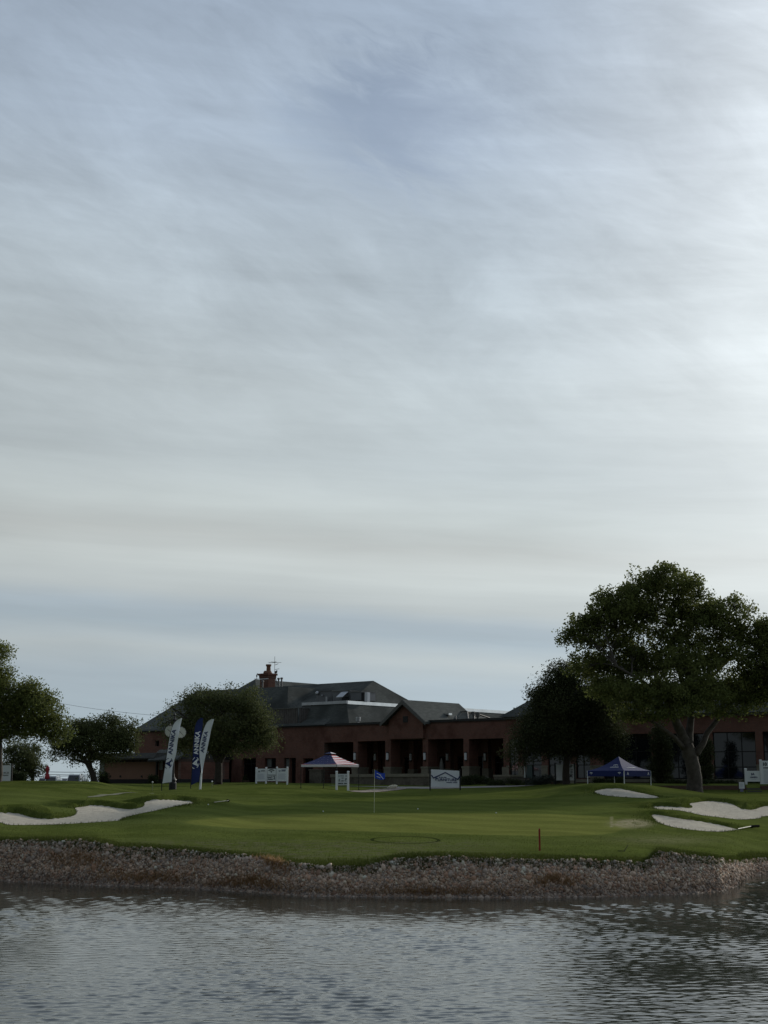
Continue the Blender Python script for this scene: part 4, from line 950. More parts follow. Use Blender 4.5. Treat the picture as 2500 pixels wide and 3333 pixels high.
# the big oak on the right
tree('oak_tree', 98, [[(2262, 2584, .60), (2260, 2545, .52), (2257, 2500, .49), (2246, 2455, .48), (2236, 2425, .43)],
      [(2236, 2430, .40), (2218, 2385, .34), (2196, 2335, .27, -.8), (2165, 2270, .2, -1.5), (2130, 2190, .13, -2)],
      [(2240, 2430, .34), (2246, 2370, .27, .6), (2252, 2290, .2, 1.2), (2240, 2200, .15, 1), (2215, 2110, .1, .6), (2190, 2020, .06, .2)],
      [(2262, 2458, .26), (2285, 2425, .22), (2302, 2385, .19, .5), (2345, 2330, .15, 1.0), (2400, 2265, .1, 1.2)],
      [(2228, 2440, .2), (2195, 2400, .16, -1), (2140, 2360, .11, -2), (2090, 2330, .07, -2.6)],
      [(2165, 2270, .14, -1.5), (2080, 2210, .1, -2), (2010, 2170, .07, -2.5)],
      [(2250, 2290, .15, 1), (2320, 2200, .11, 1), (2400, 2120, .07, 1)]],
     [(2140, 1912, 110, 62), (2235, 1925, 75, 55), (2060, 1958, 85, 60), (1985, 1965, 55, 50), (1945, 2010, 50, 42), (1900, 2035, 42, 35), (2000, 2045, 90, 60),
      (1862, 2050, 38, 30, 0, .7), (1930, 2085, 90, 45), (2120, 2000, 130, 70), (2260, 2010, 90, 70), (2330, 1990, 60, 45), (2385, 1985, 60, 40), (2425, 2040, 55, 45), (2340, 2070, 80, 50),
      (2455, 2075, 40, 35), (2180, 2090, 110, 55, 0, .85), (2040, 2110, 90, 45, 0, .8), (2120, 2140, 80, 40, 1, .7), (2160, 1870, 50, 28), (1985, 2165, 110, 45), (2260, 2100, 80, 40, 1, .8), (1905, 2170, 60, 35), (2090, 2180, 90, 40, 0, .8), (2230, 2170, 110, 55, -2), (2330, 2160, 90, 50),
      (2430, 2150, 80, 50), (2490, 2110, 50, 50), (2000, 2240, 110, 50), (2120, 2250, 130, 55, -3), (2250, 2250, 120, 60, -3), (2370, 2240, 120, 50), (2470, 2230, 90, 60), (2060, 2295, 85, 36, -3), (2180, 2300, 100, 34, -3.5, .9), (2330, 2290, 85, 30, 0, .7), (2450, 2290, 85, 34, 0, .8),
      (2560, 2150, 110, 120), (2600, 2270, 120, 70), (2530, 2060, 60, 60), (2090, 2350, 40, 20, -3, .45), (2400, 2325, 60, 16, -1, .3)],
     3300, 36, .20, Loak, 'large spreading oak with thick forked trunk rising above everything at right', seed=3, sig=.25)
# dark juniper left of it
tree('juniper_tree', 109, [[(1843, 2552, .31), (1843, 2500, .27), (1846, 2440, .22), (1850, 2350, .15), (1840, 2250, .08)]],
     [(1815, 2203, 48, 38), (1782, 2232, 42, 40), (1850, 2215, 55, 45), (1770, 2282, 36, 45), (1820, 2290, 90, 70), (1900, 2270, 70, 60), (1748, 2345, 44, 50), (1810, 2370, 100, 70), (1900, 2360, 90, 70), (1960, 2350, 60, 60),
      (1715, 2405, 40, 45), (1770, 2425, 80, 42), (1860, 2425, 100, 38), (1950, 2415, 75, 42), (2000, 2410, 35, 40), (1690, 2450, 30, 30), (1990, 2460, 35, 25), (2020, 2385, 20, 15), (1925, 2190, 50, 40), (1960, 2270, 60, 60)],
     1500, 60, .15, Ldark, 'very dark dense juniper with a straight bare trunk left of the big oak', seed=5, sig=.42, bark=Mbark2, shell=.5)
# round tree before the west roof
tree('elm_tree', 119, [[(708, 2546, .36), (712, 2510, .30), (712, 2480, .28)], [(712, 2485, .24), (690, 2445, .18), (655, 2395, .12)], [(712, 2485, .26), (735, 2445, .2), (770, 2390, .13)], [(712, 2480, .22), (715, 2410, .15), (710, 2340, .09)]],
     [(608, 2267, 16, 10, 0, .6), (671, 2254, 18, 10, 0, .6), (739, 2250, 20, 9, 0, .6), (560, 2303, 12, 10, 0, .5), (645, 2284, 50, 32), (599, 2289, 22, 18, 0, .6), (700, 2275, 60, 28), (765, 2279, 60, 35), (811, 2289, 50, 38), (682, 2321, 80, 50), (774, 2331, 90, 50), (627, 2340, 50, 45), (838, 2340, 50, 45), (590, 2377, 45, 42), (558, 2391, 30, 35),
      (544, 2349, 28, 22, 0, .7), (664, 2386, 70, 45), (756, 2391, 80, 50), (829, 2391, 60, 45), (866, 2386, 32, 32), (581, 2419, 45, 28), (719, 2424, 60, 30), (792, 2424, 55, 28), (645, 2424, 50, 25), (848, 2414, 40, 22)],
     950, 42, .165, Lmid, 'broad round grey green tree with several trunks before the west roof', seed=8, sig=.40, bark=Mbark2)
# leaning tree left of the annexe
tree('elm_tree', 132, [[(312, 2546, .3), (302, 2520, .27), (290, 2495, .22), (275, 2470, .18), (250, 2450, .12), (225, 2440, .07)], [(296, 2505, .2), (290, 2460, .16), (300, 2410, .11)], [(285, 2485, .14), (255, 2475, .09), (232, 2472, .05)], [(290, 2460, .14), (340, 2420, .1), (390, 2400, .06)]],
     [(275, 2380, 55, 32), (330, 2370, 55, 32), (240, 2365, 25, 22), (330, 2345, 22, 16, 0, .6), (385, 2375, 45, 30), (300, 2420, 80, 40), (370, 2420, 60, 40), (230, 2410, 50, 30), (195, 2430, 35, 28), (180, 2455, 18, 14, 0, .7), (420, 2390, 35, 30),
      (420, 2430, 35, 30), (250, 2445, 45, 20), (400, 2355, 35, 18, 0, .5), (440, 2362, 22, 14, 0, .5), (265, 2348, 14, 14, 0, .5), (300, 2515, 20, 25, 2, .5), (240, 2480, 16, 8, 0, .5), (345, 2455, 60, 22), (355, 2332, 10, 12, 0, .5)],
     760, 40, .18, Lmid, 'wind leaning tree with bent dark trunk beside the salmon annexe', seed=9, sig=.36, bark=Mbark2)
# oak cut by the left edge
tree('oak_tree', 93, [[(-6, 2552, .27), (-4, 2500, .25), (-4, 2440, .24), (-6, 2400, .24)], [(-6, 2405, .18), (40, 2380, .12), (100, 2370, .07)], [(-6, 2400, .2), (-10, 2320, .16), (-8, 2220, .1), (-5, 2140, .05)]],
     [(-30, 2140, 48, 40), (5, 2125, 22, 18), (-20, 2190, 38, 30), (0, 2185, 18, 14, 0, .7), (-60, 2240, 80, 60), (30, 2255, 60, 36), (75, 2250, 45, 30), (120, 2265, 45, 32), (150, 2290, 35, 28), (20, 2310, 100, 50), (110, 2320, 70, 45), (165, 2330, 32, 30), (185, 2365, 35, 24),
      (60, 2365, 80, 32), (140, 2375, 60, 26), (210, 2385, 20, 14, 0, .8), (0, 2360, 60, 40), (-80, 2330, 90, 80), (5, 2220, 30, 25), (150, 2405, 22, 12, 0, .6), (190, 2400, 25, 14, 0, .6)],
     1000, 46, .155, Loak, 'dark oak cut off by the left edge with low branches over the parked vehicles', seed=12, sig=.34)
# young trees behind the vehicles
tree('young_tree', 141, [[(62, 2548, .14), (62, 2500, .1), (60, 2460, .06)]], [(60, 2450, 38, 25), (30, 2470, 28, 30), (80, 2480, 30, 28), (55, 2500, 40, 25), (72, 2432, 14, 12), (30, 2440, 14, 12)], 190, 34, .18, Lmid, 'loose young tree behind the dark hedge at far left', seed=15, sig=.36, bark=Mbark2)
tree('young_tree', 141, [[(104, 2552, .13), (104, 2510, .1), (106, 2470, .06)], [(104, 2520, .06), (118, 2490, .04)]], [(102, 2450, 26, 20), (118, 2470, 24, 20), (98, 2485, 24, 20), (125, 2500, 18, 16), (90, 2510, 16, 14), (110, 2515, 22, 12)], 150, 32, .17, Lmid, 'loose young tree with bare stem just left of the red closed parasol', seed=16, sig=.33, bark=Mbark2)
# columnar cypresses against the right wing
def column(x, w, yt, yb, D, label, seed, n=160):
    bl = []
    ys = np.linspace(yt, yb-10, 7)
    for i, y in enumerate(ys): bl.append((x+(-1)**i*w*.06, y, w*(.32 if i == 0 else .5), (yb-yt)/9, 0))
    tree('cypress_tree', D, [[(x, yb+6, .12), (x, (yt+yb)/2, .08), (x, yt+15, .03)]], bl, n, 36, .13, Ldark, label, seed=seed, sig=.2, group='dark columnar evergreens against the right wing', limbs=False)
column(2140, 42, 2372, 2548, 111, 'thick dark columnar evergreen between two tall windows, left of the big oak trunk', 21, 260)
column(2174, 12, 2412, 2540, 110.4, 'thinnest columnar evergreen just right of the thick one', 22, 90)
column(2300, 24, 2420, 2546, 110.8, 'slim columnar evergreen on the brick pier right of the big oak trunk', 23, 130)
# hedges and shrubs
def bush(name, x0, x1, yt, yb, D, label, seed, cat, m=Lhedge, n=None, per=40, size=.09, group=None, D1=None):
    rg_ = np.random.default_rng(seed); D1 = D1 or D; b = gbase((x0+x1)/2, (D+D1)/2); root = thing(name, b, label, cat, group)
    K = ppm(D); Lm = (x1-x0)/K; hm = (yb-yt)/K; n = n or int(Lm*hm*60)+20; u_ = rg_.uniform(0, 1, n)
    xs_ = x0+(x1-x0)*u_; Ds = D+(D1-D)*u_; ztp = np.array([zof(yt, d) for d in Ds]); zbt = np.array([Hs((x-CX)/(FPX/CT)*d, d) for x, d in zip(xs_, Ds)])
    prof = .75+.25*np.sin(u_*Lm*1.7+seed)*np.sin(u_*Lm*.6); zz_ = zbt+(ztp-zbt)*prof*rg_.uniform(0, 1, n)**.8
    pos = np.stack([(xs_-CX)/(FPX/CT)*Ds, Ds+rg_.uniform(-.45, .45, n), zz_], -1)
    leaves('foliage', pos, np.full(n, .12), per, size, m, root, rg_)
    mb = MB()
    for k in range(max(3, int(Lm))):
        q = rg_.uniform(0.05, .95); X = xs_.min()+(xs_.max()-xs_.min())*q; d = D+(D1-D)*q; p = gbase(X, d); mb.tube(curve(p-np.array([0, 0, .1]), p+np.array([rg_.normal(0, .1), 0, max(.2, (zof(yt, d)-p[2])*.6)]), 3, 0, .08, rg_), [.03, .025, .02, .01], 5)
    mb.build('stems', Mbark2, root); return root
bush('hedge', -60, 82, 2478, 2552, 112, 'tall dark clipped hedge behind the left white banner', 31, 'hedge', n=420, size=.12)
bush('hedge', 2168, 2238, 2541, 2556, 108.6, 'low dark clipped hedge under the window just left of the big oak trunk', 32, 'hedge', group='low hedges below the tall windows')
bush('hedge', 2290, 2400, 2541, 2556, 108.6, 'low dark clipped hedge under the window right of the big oak trunk', 33, 'hedge', group='low hedges below the tall windows')
bush('hedge', 2425, 2560, 2541, 2556, 108.6, 'low dark clipped hedge behind the white scoring boards', 34, 'hedge', group='low hedges below the tall windows')
bush('shrub', 1935, 2030, 2532, 2556, 107, 'dark low shrubs behind the blue tent', 35, 'shrub', group='shrubs along the building')
Lgrey = leaf_mat('grey_shrub_leaves', (.035, .045, .038), (.07, .085, .07), .1)
bush('shrub', 1715, 1838, 2522, 2552, 112, 'grey green shrub bed left of the juniper trunk', 36, 'shrub', Lgrey, group='shrubs along the building')
bush('shrub', 1590, 1712, 2536, 2552, 114, 'dark low flowering shrubs below the stepped limestone wall', 37, 'shrub', group='shrubs along the building')
bush('shrub', 1500, 1600, 2520, 2551, 118.5, 'dark leafy planting right of the furniture banner', 38, 'shrub', group='shrubs along the building')
bush('shrub', 322, 352, 2508, 2552, 137, 'dark potted looking shrub at the left corner of the annexe', 39, 'shrub', group='shrubs along the building')
bush('shrub', 486, 512, 2518, 2552, 134, 'small dark shrub under the right wall poster of the annexe', 40, 'shrub', group='shrubs along the building')
bush('shrub', 2285, 2300, 2540, 2560, 106, 'small clump of grass at the top of the retaining wall', 41, 'shrub', n=14)

# ------------------------------------------------------------------ rocks on the bank
def rock_bank():
    r = np.random.default_rng(17); N = 260000
    px_ = r.uniform(-120, 2620, N); t_ = r.uniform(0, 1, N)
    D_ = np.empty(N); 
    xs_ = np.arange(-140, 2660, 10.); lo = np.array([Dw(x)-.35 for x in xs_])
    hi = []
    for x in xs_:
        ye = float(np.interp(x, *ED)); ds = np.arange(Dw(x), Dw(x)+14, .05); zz_ = Hraw(np.full_like(ds, (x-CX)/(FPX/CT)), ds); py = np.array([proj((x-CX)/(FPX/CT)*d, d, z)[1] for d, z in zip(ds, zz_)])
        k = np.nonzero(py <= ye+4)[0]; hi.append(ds[k[0]] if len(k) else ds[-1])
    hi = np.array(hi); l_ = np.interp(px_, xs_, lo); h_ = np.interp(px_, xs_, hi)
    D_ = l_+(h_+.12-l_)*t_; w_ = (h_-l_); keep = r.uniform(0, w_.max(), N) < w_
    # patches of dry grass and soil leave gaps
    X_ = (px_-CX)/(FPX/CT)*D_
    gap_ = np.zeros(N)
    for gx, gt, sx, st_, am in ((260, .75, 110, .10, .15), (330, .93, 90, .06, .4), (900, .82, 45, .12, .5), (1120, .92, 60, .1, .6), (820, .45, 120, .1, .45), (480, .55, 150, .1, .3)):
        gap_ = np.maximum(gap_, am*np.exp(-((px_-gx)/sx)**2-((t_-gt)/st_)**2))
    keep &= r.uniform(0, 1, N) > gap_
    X_, D_, t_ = X_[keep], D_[keep], t_[keep]; n = min(len(X_), 85000); X_, D_, t_ = X_[:n], D_[:n], t_[:n]
    # icosahedron
    ph = (1+5**.5)/2; iv = np.array([(-1, ph, 0), (1, ph, 0), (-1, -ph, 0), (1, -ph, 0), (0, -1, ph), (0, 1, ph), (0, -1, -ph), (0, 1, -ph), (ph, 0, -1), (ph, 0, 1), (-ph, 0, -1), (-ph, 0, 1)])/1.9
    it = np.array([(0, 11, 5), (0, 5, 1), (0, 1, 7), (0, 7, 10), (0, 10, 11), (1, 5, 9), (5, 11, 4), (11, 10, 2), (10, 7, 6), (7, 1, 8), (3, 9, 4), (3, 4, 2), (3, 2, 6), (3, 6, 8), (3, 8, 9), (4, 9, 5), (2, 4, 11), (6, 2, 10), (8, 6, 7), (9, 8, 1)])
    s_ = .036*np.exp(r.normal(0, .33, n)); sc = r.uniform(.6, 1.25, (n, 3))*s_[:, None]; sc[:, 2] *= .8
    q = r.normal(0, 1, (n, 4)); q /= np.linalg.norm(q, axis=1)[:, None]; w, x, y, z = q.T
    Rm = np.stack([1-2*(y*y+z*z), 2*(x*y-z*w), 2*(x*z+y*w), 2*(x*y+z*w), 1-2*(x*x+z*z), 2*(y*z-x*w), 2*(x*z-y*w), 2*(y*z+x*w), 1-2*(x*x+y*y)], -1).reshape(n, 3, 3)
    v = iv[None]*r.uniform(.75, 1.25, (n, 12, 1))*sc[:, None, :]; v = np.einsum('nij,nkj->nki', Rm, v)
    zb__ = Hraw(X_/D_, D_)+r.uniform(-.01, .045, n); v += np.stack([X_, D_, zb__], -1)[:, None, :]
    F_ = (it[None]+np.arange(n)[:, None, None]*12).reshape(-1, 3)
    m = bpy.data.materials.new('bank_rocks'); m.use_nodes = True; T = NT(m.node_tree); p = T.n['Principled BSDF']
    at = T.node('ShaderNodeAttribute', attribute_name='rockcol').outputs['Color']; oc = T.node('ShaderNodeTexCoord').outputs['Object']
    T.l.new(T.mix(T.mapr(T.noise(oc, 25, 3), .3, .7), at, T.mix(1.0, at, (.7, .68, .66), 'MULTIPLY')), p.inputs['Base Color']); p.inputs['Roughness'].default_value = .9; p.inputs['Specular IOR Level'].default_value = .1
    o = mesh_obj('bank_rocks', v.reshape(-1, 3), F_, m); tag(o, 'pinkish grey broken stones covering the bank above the water', 'rocks', kind='stuff')
    pal = np.array([(.20, .165, .14), (.16, .145, .135), (.23, .20, .175), (.17, .12, .095), (.12, .11, .105), (.25, .22, .20), (.15, .115, .09)])
    ci = r.integers(0, len(pal), n); c = pal[ci]*r.uniform(.7, 1.3, (n, 1))*2.9
    zr_ = zb__; wet = 1-sstep(zr_, .12, .42)*.52-.0; c = np.clip(c*np.array([.96, .90, .83])*(1-.42*(1-sstep(zr_, .10, .45)))[:, None], 0, .7)      # damp algae darkened stones by the water
    warm = np.exp(-((t_-.55)/.2)**2)*.35; c = c*np.stack([1+warm*.12, 1-warm*.02, 1-warm*.15], -1)
    ca = o.data.attributes.new('rockcol', 'FLOAT_COLOR', 'POINT'); ca.data.foreach_set('color', np.repeat(np.concatenate([c, np.ones((n, 1))], 1), 12, 0).astype(np.float32).ravel())
    return xs_, lo, hi
RX, RLO, RHI = rock_bank()

# ------------------------------------------------------------------ blades of grass
def blades(name, X_, Y_, h, m, label, lean=(0, 0), width=.012, seed=1, zoff=0, cat='grass', spread=.45, cols=None):
    r = np.random.default_rng(seed); n = len(X_); z_ = H(X_, Y_)+zoff; a = r.uniform(0, 6.28, n); hh = h*r.uniform(.55, 1.3, n)
    b = np.stack([X_, Y_, z_-.01], -1); d = np.stack([np.cos(a), np.sin(a), np.zeros(n)], -1)*width*.5
    ln = r.normal(0, spread, (n, 3)); ln[:, 2] = 1; ln[:, 0] += lean[0]; ln[:, 1] += lean[1]; tip = b+ln/np.linalg.norm(ln, axis=1)[:, None]*hh[:, None]
    midp = (b+tip)/2+np.array([0, 0, 1])*hh[:, None]*.12
    V_ = np.stack([b-d, b+d, midp+d*.8, midp-d*.8, tip], 1).reshape(-1, 3); k = np.arange(n)[:, None]*5
    F_ = [tuple(q) for q in (k+np.array([0, 1, 2, 3])).tolist()]+[tuple(q) for q in (k+np.array([3, 2, 4])).tolist()]
    V4 = V_; me = bpy.data.meshes.new(name)
    nv = len(V4); me.vertices.add(nv); me.vertices.foreach_set('co', V4.astype(np.float32).ravel())
    li = np.concatenate([(k+np.array([0, 1, 2, 3])), (k+np.array([3, 2, 4]))], 1).ravel(); tot = n*7
    me.loops.add(tot); me.loops.foreach_set('vertex_index', li.astype(np.int32)); me.polygons.add(2*n)
    ls = (np.arange(n)[:, None]*7+np.array([0, 4])).ravel(); me.polygons.foreach_set('loop_start', ls.astype(np.int32)); me.update(calc_edges=True)
    o = bpy.data.objects.new(name, me); col.objects.link(o); me.materials.append(m); tag(o, label, cat, kind='stuff')
    t_ = np.clip(.5+.28*np.sin(X_*1.3+Y_*.7)+r.normal(0, .25, n), 0, 1); point_attr(o, 'tint', np.repeat(t_, 5)); return o
Lgrass = leaf_mat('grass_blades', (.074, .094, .020), (.108, .126, .032), .2)
Lgrassd = leaf_mat('grass_blades_rough', (.054, .074, .014), (.092, .112, .026), .2)
Ldry = leaf_mat('dry_grass', (.27, .165, .08), (.42, .28, .15), .35)
r_ = np.random.default_rng(23)
N = 120000; px_ = r_.uniform(-100, 2600, N); hi_ = np.interp(px_, RX, RHI); off = r_.exponential(.5, N)-.12
D_ = hi_+off; kp = off < 2.6; X_ = (px_-CX)/(FPX/CT)*D_
blades('bank_grass', X_[kp], D_[kp], .125, Lgrassd, 'shaggy green grass along the top of the stone bank', (.05, -.12), .016, 3)
N = 70000; px_ = r_.uniform(-100, 2600, N); D_ = r_.uniform(43, 64, N); X_ = (px_-CX)/(FPX/CT)*D_; ok = D_ > np.interp(px_, RX, RHI)+.8
gsd, _ = sdist(greenpoly, X_, D_); ok &= gsd < -.2
for k, g in polyB.items(): s_, _ = sdist(g, X_, D_); ok &= s_ < -.05
blades('fairway_grass', X_[ok], D_[ok], .028, Lgrass, 'short mown grass of the approach in front of the putting green', width=.02, seed=4)
# long grass on the bunker lips
Xl, Yl = [], []
for k, g in polyB.items():
    x0, y0 = g.min(0)-1.2; x1, y1 = g.max(0)+1.2; n = int((x1-x0)*(y1-y0)*260); xx = r_.uniform(x0, x1, n); yy = r_.uniform(y0, y1, n); s_, ny = sdist(g, xx, yy)
    kk = (s_ < .03) & (s_ > -1.4) & (r_.uniform(0, 1, n) < np.where(ny > -.1, 1.0, .25)*np.exp(s_/.22)); Xl.append(xx[kk]); Yl.append(yy[kk])
blades('bunker_lip_grass', np.concatenate(Xl), np.concatenate(Yl), .095, Lgrassd, 'long grass hanging over the edges of the sand bunkers', (0, -.25), .02, 5)
# dry brown tufts among the stones
Xd, Yd = [], []
for gx, gt, sx, st_, n in ((270, .70, 80, .07, 1300), (900, .8, 35, .10, 900), (820, .45, 100, .06, 1600), (480, .55, 130, .06, 1300), (1800, .62, 60, .04, 900), (1400, .45, 200, .05, 1200)):
    p_ = r_.normal(gx, sx*.7, n); t_ = r_.normal(gt, st_*.7, n); D_ = np.interp(p_, RX, RLO)+(np.interp(p_, RX, RHI)-np.interp(p_, RX, RLO))*np.clip(t_, .1, 1.02); Xd.append((p_-CX)/(FPX/CT)*D_); Yd.append(D_)
blades('dry_grass', np.concatenate(Xd), np.concatenate(Yd), .24, Ldry, 'orange brown dead grass lying among the bank stones', (.25, -.2), .012, 6, .02, spread=.7)

# ------------------------------------------------------------------ lettering helpers
def text_mesh(body, bold=.0):
    cu = bpy.data.curves.new('t', 'FONT'); cu.body = body; cu.size = 1; cu.offset = bold; cu.resolution_u = 3; cu.fill_mode = 'BOTH'; cu.extrude = .01
    o = bpy.data.objects.new('t', cu); col.objects.link(o); bpy.context.view_layer.update()
    me = bpy.data.meshes.new_from_object(o.evaluated_get(bpy.context.evaluated_depsgraph_get()))
    V_ = np.array([tuple(v.co) for v in me.vertices]); F_ = [tuple(p.vertices) for p in me.polygons]
    bpy.data.objects.remove(o); bpy.data.curves.remove(cu); bpy.data.meshes.remove(me)
    mn, mx = V_.min(0), V_.max(0); V_[:, :2] = (V_[:, :2]-mn[:2])/(mx[:2]-mn[:2]); V_[:, 2] = np.sign(V_[:, 2]); return V_, F_
class Board:
    """a flat rectangle with its own frame: u to the right, v up, n towards the viewer"""
    def __init__(s, o, u, v): s.o = np.array(o, float); s.u = np.array(u, float); s.v = np.array(v, float); n = np.cross(s.u, s.v); s.n = n/np.linalg.norm(n)
    def p(s, a, b, d=0.): return s.o+s.u*a+s.v*b+s.n*d
    def slab(s, mb, a0, b0, a1, b1, d0, d1):
        mb.prism([s.p(a0, b0, d0), s.p(a1, b0, d0), s.p(a1, b1, d0), s.p(a0, b1, d0)], s.n*(d1-d0)); return mb
    def text(s, body, a0, b0, a1, b1, m, par, bold=.0, d=.012):
        V_, F_ = text_mesh(body, bold); W_ = [s.p(a0+(a1-a0)*q[0], b0+(b1-b0)*q[1], d+.002*q[2]) for q in V_]
        o = mesh_obj('lettering', W_, F_, m, par); return o
    def line(s, mb, pts, w, d=.009, th=.004):
        for (a, b) in zip(pts[:-1], pts[1:]):
            A_, B_ = s.p(*a, d), s.p(*b, d); e = B_-A_; L = np.linalg.norm(e)+1e-9; e /= L; q = np.cross(s.n, e)*w/2
            mb.prism([A_-q-e*w*.3, B_-q+e*w*.3, B_+q+e*w*.3, A_+q-e*w*.3], s.n*th)
    def arcmark(s, mb, a, b, r, d=.009):
        """arched row of small blocks with a chevron under it"""
        asp = np.linalg.norm(s.u)/np.linalg.norm(s.v)
        for k in range(9):
            t0 = math.pi*(.16+.68*k/9); t1 = math.pi*(.16+.68*(k+.8)/9); q = []
            for t_, rr in ((t0, 1), (t1, 1), (t1, .66), (t0, .66)): q.append(s.p(a+math.cos(t_)*r*rr/asp, b+math.sin(t_)*r*rr*.75, d))
            mb.prism(q, s.n*.004)
        for (x0_, x1_, x2_, x3_) in ((-.3, -.1, .0, .0), (.3, .1, .0, .0)):
            mb.prism([s.p(a+x0_*r/asp, b+.34*r, d), s.p(a+x1_*r/asp, b+.34*r, d), s.p(a+.0, b+.06*r, d), s.p(a+.0, b-.22*r, d)], s.n*.004)
    def amark(s, mb, a, b, r, d=.009):
        asp = np.linalg.norm(s.u)/np.linalg.norm(s.v)
        for q in ([(-.9, -.7), (0, .9), (.15, .6), (-.45, -.7)], [(.9, -.7), (0, .9), (-.05, .35), (.45, -.7)], [(-.35, -.45), (.35, -.45), (.25, -.15), (-.2, -.15)]):
            mb.prism([s.p(a+x*r/asp, b+y*r, d) for x, y in q], s.n*.004)
    def grey_lines(s, mb, a0, b0, a1, b1, n, d=.008):
        rr = np.random.default_rng(int(abs(a0*91+b0*57)*100)+3)
        for k in range(n):
            y = b1-(b1-b0)*(k+.5)/n; h = (b1-b0)/n*.33; e = a1-(a1-a0)*rr.uniform(0, .25); s.slab(mb, a0, y-h, e, y+h, d, d+.003)
def pxboard(x0, y0, x1, y1, D, D1=None, skew=0):
    D1 = D1 or D; bl = P(x0, y1, D); br_ = P(x1, y1, D1); tl = P(x0, y0, D); u_ = br_-bl; u_[2] = 0; v_ = np.array([0, 0, tl[2]-bl[2]]); return Board(bl, u_, v_)
Mnavy = mat('navy_print', (.012, .025, .10), .7); Mink = mat('black_print', (.02, .03, .035), .7); Mgreyp = mat('grey_print', (.55, .58, .62), .7)
Mbanner = mat('white_banner_cloth', (.78, .80, .84), .75, (.70, .73, .77), scale=1.2)
Mnavyc = mat('navy_cloth', (.012, .022, .095), .8); Mblue = mat('blue_cloth', (.006, .016, .105), .7); Mred = mat('red_cloth', (.30, .03, .04), .8)
Mblack = mat('black_metal', (.012, .012, .013), .5)
Mpanel = mat('white_panel', (.76, .80, .80), .6, (.72, .76, .77), scale=1.5)

# ------------------------------------------------------------------ feather flags
def feather(L, Rr, D, cloth, ink, label, txt, emb, pole_bottom, sleeve=None, ripple=.05, seed=1):
    b = gbase(pole_bottom[0], D); root = thing('feather_flag', b, label, 'flag', 'tall feather flags'); n = 34; mcols = 8
    def edge(E, k):
        E = np.array(E, float); d = np.concatenate([[0], np.cumsum(np.hypot(*np.diff(E, axis=0).T))]); d /= d[-1]; return np.stack([interp1(k, d, E[:, 0]), interp1(k, d, E[:, 1])], -1)
    ks = np.linspace(0, 1, n); A_, B_ = edge(L, ks), edge(Rr, ks); ph = seed*1.7
    def w(s_, k, off=0.):
        i = k*(n-1); a = np.array([np.interp(i, range(n), A_[:, 0]), np.interp(i, range(n), A_[:, 1])]); c = np.array([np.interp(i, range(n), B_[:, 0]), np.interp(i, range(n), B_[:, 1])])
        q = a*(1-s_)+c*s_; yy = D-off+ripple*s_*(math.sin(k*9+ph+s_*3)+.5*math.sin(k*21+ph))+.12*s_; return P(q[0], q[1], yy)
    mb = MB(); V_ = [];
    for i in range(n):
        for j in range(mcols+1): V_.append(w(j/mcols, i/(n-1)))
    V2 = [v-np.array([0, -.006, 0]) for v in V_]; W_ = mcols+1; F_ = []
    for i in range(n-1):
        for j in range(mcols):
            a = i*W_+j; F_.append((a, a+1, a+W_+1, a+W_)); F_.append((a+n*W_, a+W_+n*W_, a+W_+1+n*W_, a+1+n*W_))
    mb.add(V_+V2, F_); ba = mb.build('banner', cloth, root, smooth=True)
    # print
    if txt:
        V0, F0 = text_mesh('ANNIKA', .03); t0, t1, s0, s1 = txt
        pts = [w(s1-(s1-s0)*q[1], t0+(t1-t0)*q[0], .012+.002*q[2]) for q in V0]; mesh_obj('lettering', pts, F0, ink, ba)
    if emb:
        tc_, ts, sc, ss = emb; mb = MB()
        def e(x, y): return w(min(1, max(0, sc-y*ss)), tc_+x*ts, .012)
        for q in ([(-.9, -.8), (-.35, -.8), (.2, .45), (.0, 1.0)], [(.9, -.8), (.35, -.8), (-.05, .2), (.0, 1.0)], [(-.4, -.5), (.4, -.5), (.3, -.15), (-.3, -.15)]): mb.add([e(*v) for v in q], [(0, 1, 2, 3)])
        for a0, a1 in ((.15, 1.25), (1.8, 2.9), (3.5, 4.5), (5.0, 5.9)):
            for k in range(5):
                u0 = a0+(a1-a0)*k/5; u1 = a0+(a1-a0)*(k+1)/5; mb.add([e(1.25*math.cos(u0), 1.25*math.sin(u0)), e(1.25*math.cos(u1), 1.25*math.sin(u1)), e(1.1*math.cos(u1), 1.1*math.sin(u1)), e(1.1*math.cos(u0), 1.1*math.sin(u0))], [(0, 1, 2, 3)])
        mb.build('emblem', ink, ba)
    mb = MB(); pl = [P(*pole_bottom, D)]; pl[0][2] = b[2]-.2; pl += [w(0, k) for k in np.linspace(0, 1, 20)]; mb.tube(pl, np.linspace(.035, .012, len(pl)), 6); mb.build('pole', Mblack, root)
    if sleeve:
        mb = MB(); (xa, ya), (xb, yb) = sleeve; p0 = P(xa, ya, D-.05); p1 = P(xb, yb, D-.05); p1[2] = b[2]-.1; mb.tube([p0, (p0+p1)/2, p1], [.05, .075, .085], 10); mb.build('sleeve', Mwhite, root)
feather([(527, 2550), (534, 2510), (541, 2465), (549, 2415), (556, 2380), (564, 2358), (576, 2343), (588, 2337.5)], [(559, 2545), (561, 2505), (566, 2478), (573, 2455), (578, 2415), (584, 2380), (589, 2355), (593, 2337)], 98, Mbanner, Mnavy,
        'tall white feather flag with navy ANNIKA lettering in front of the street clock', (.42, .80, .12, .60), (.29, .065, .40, .40), (526, 2571), seed=1)
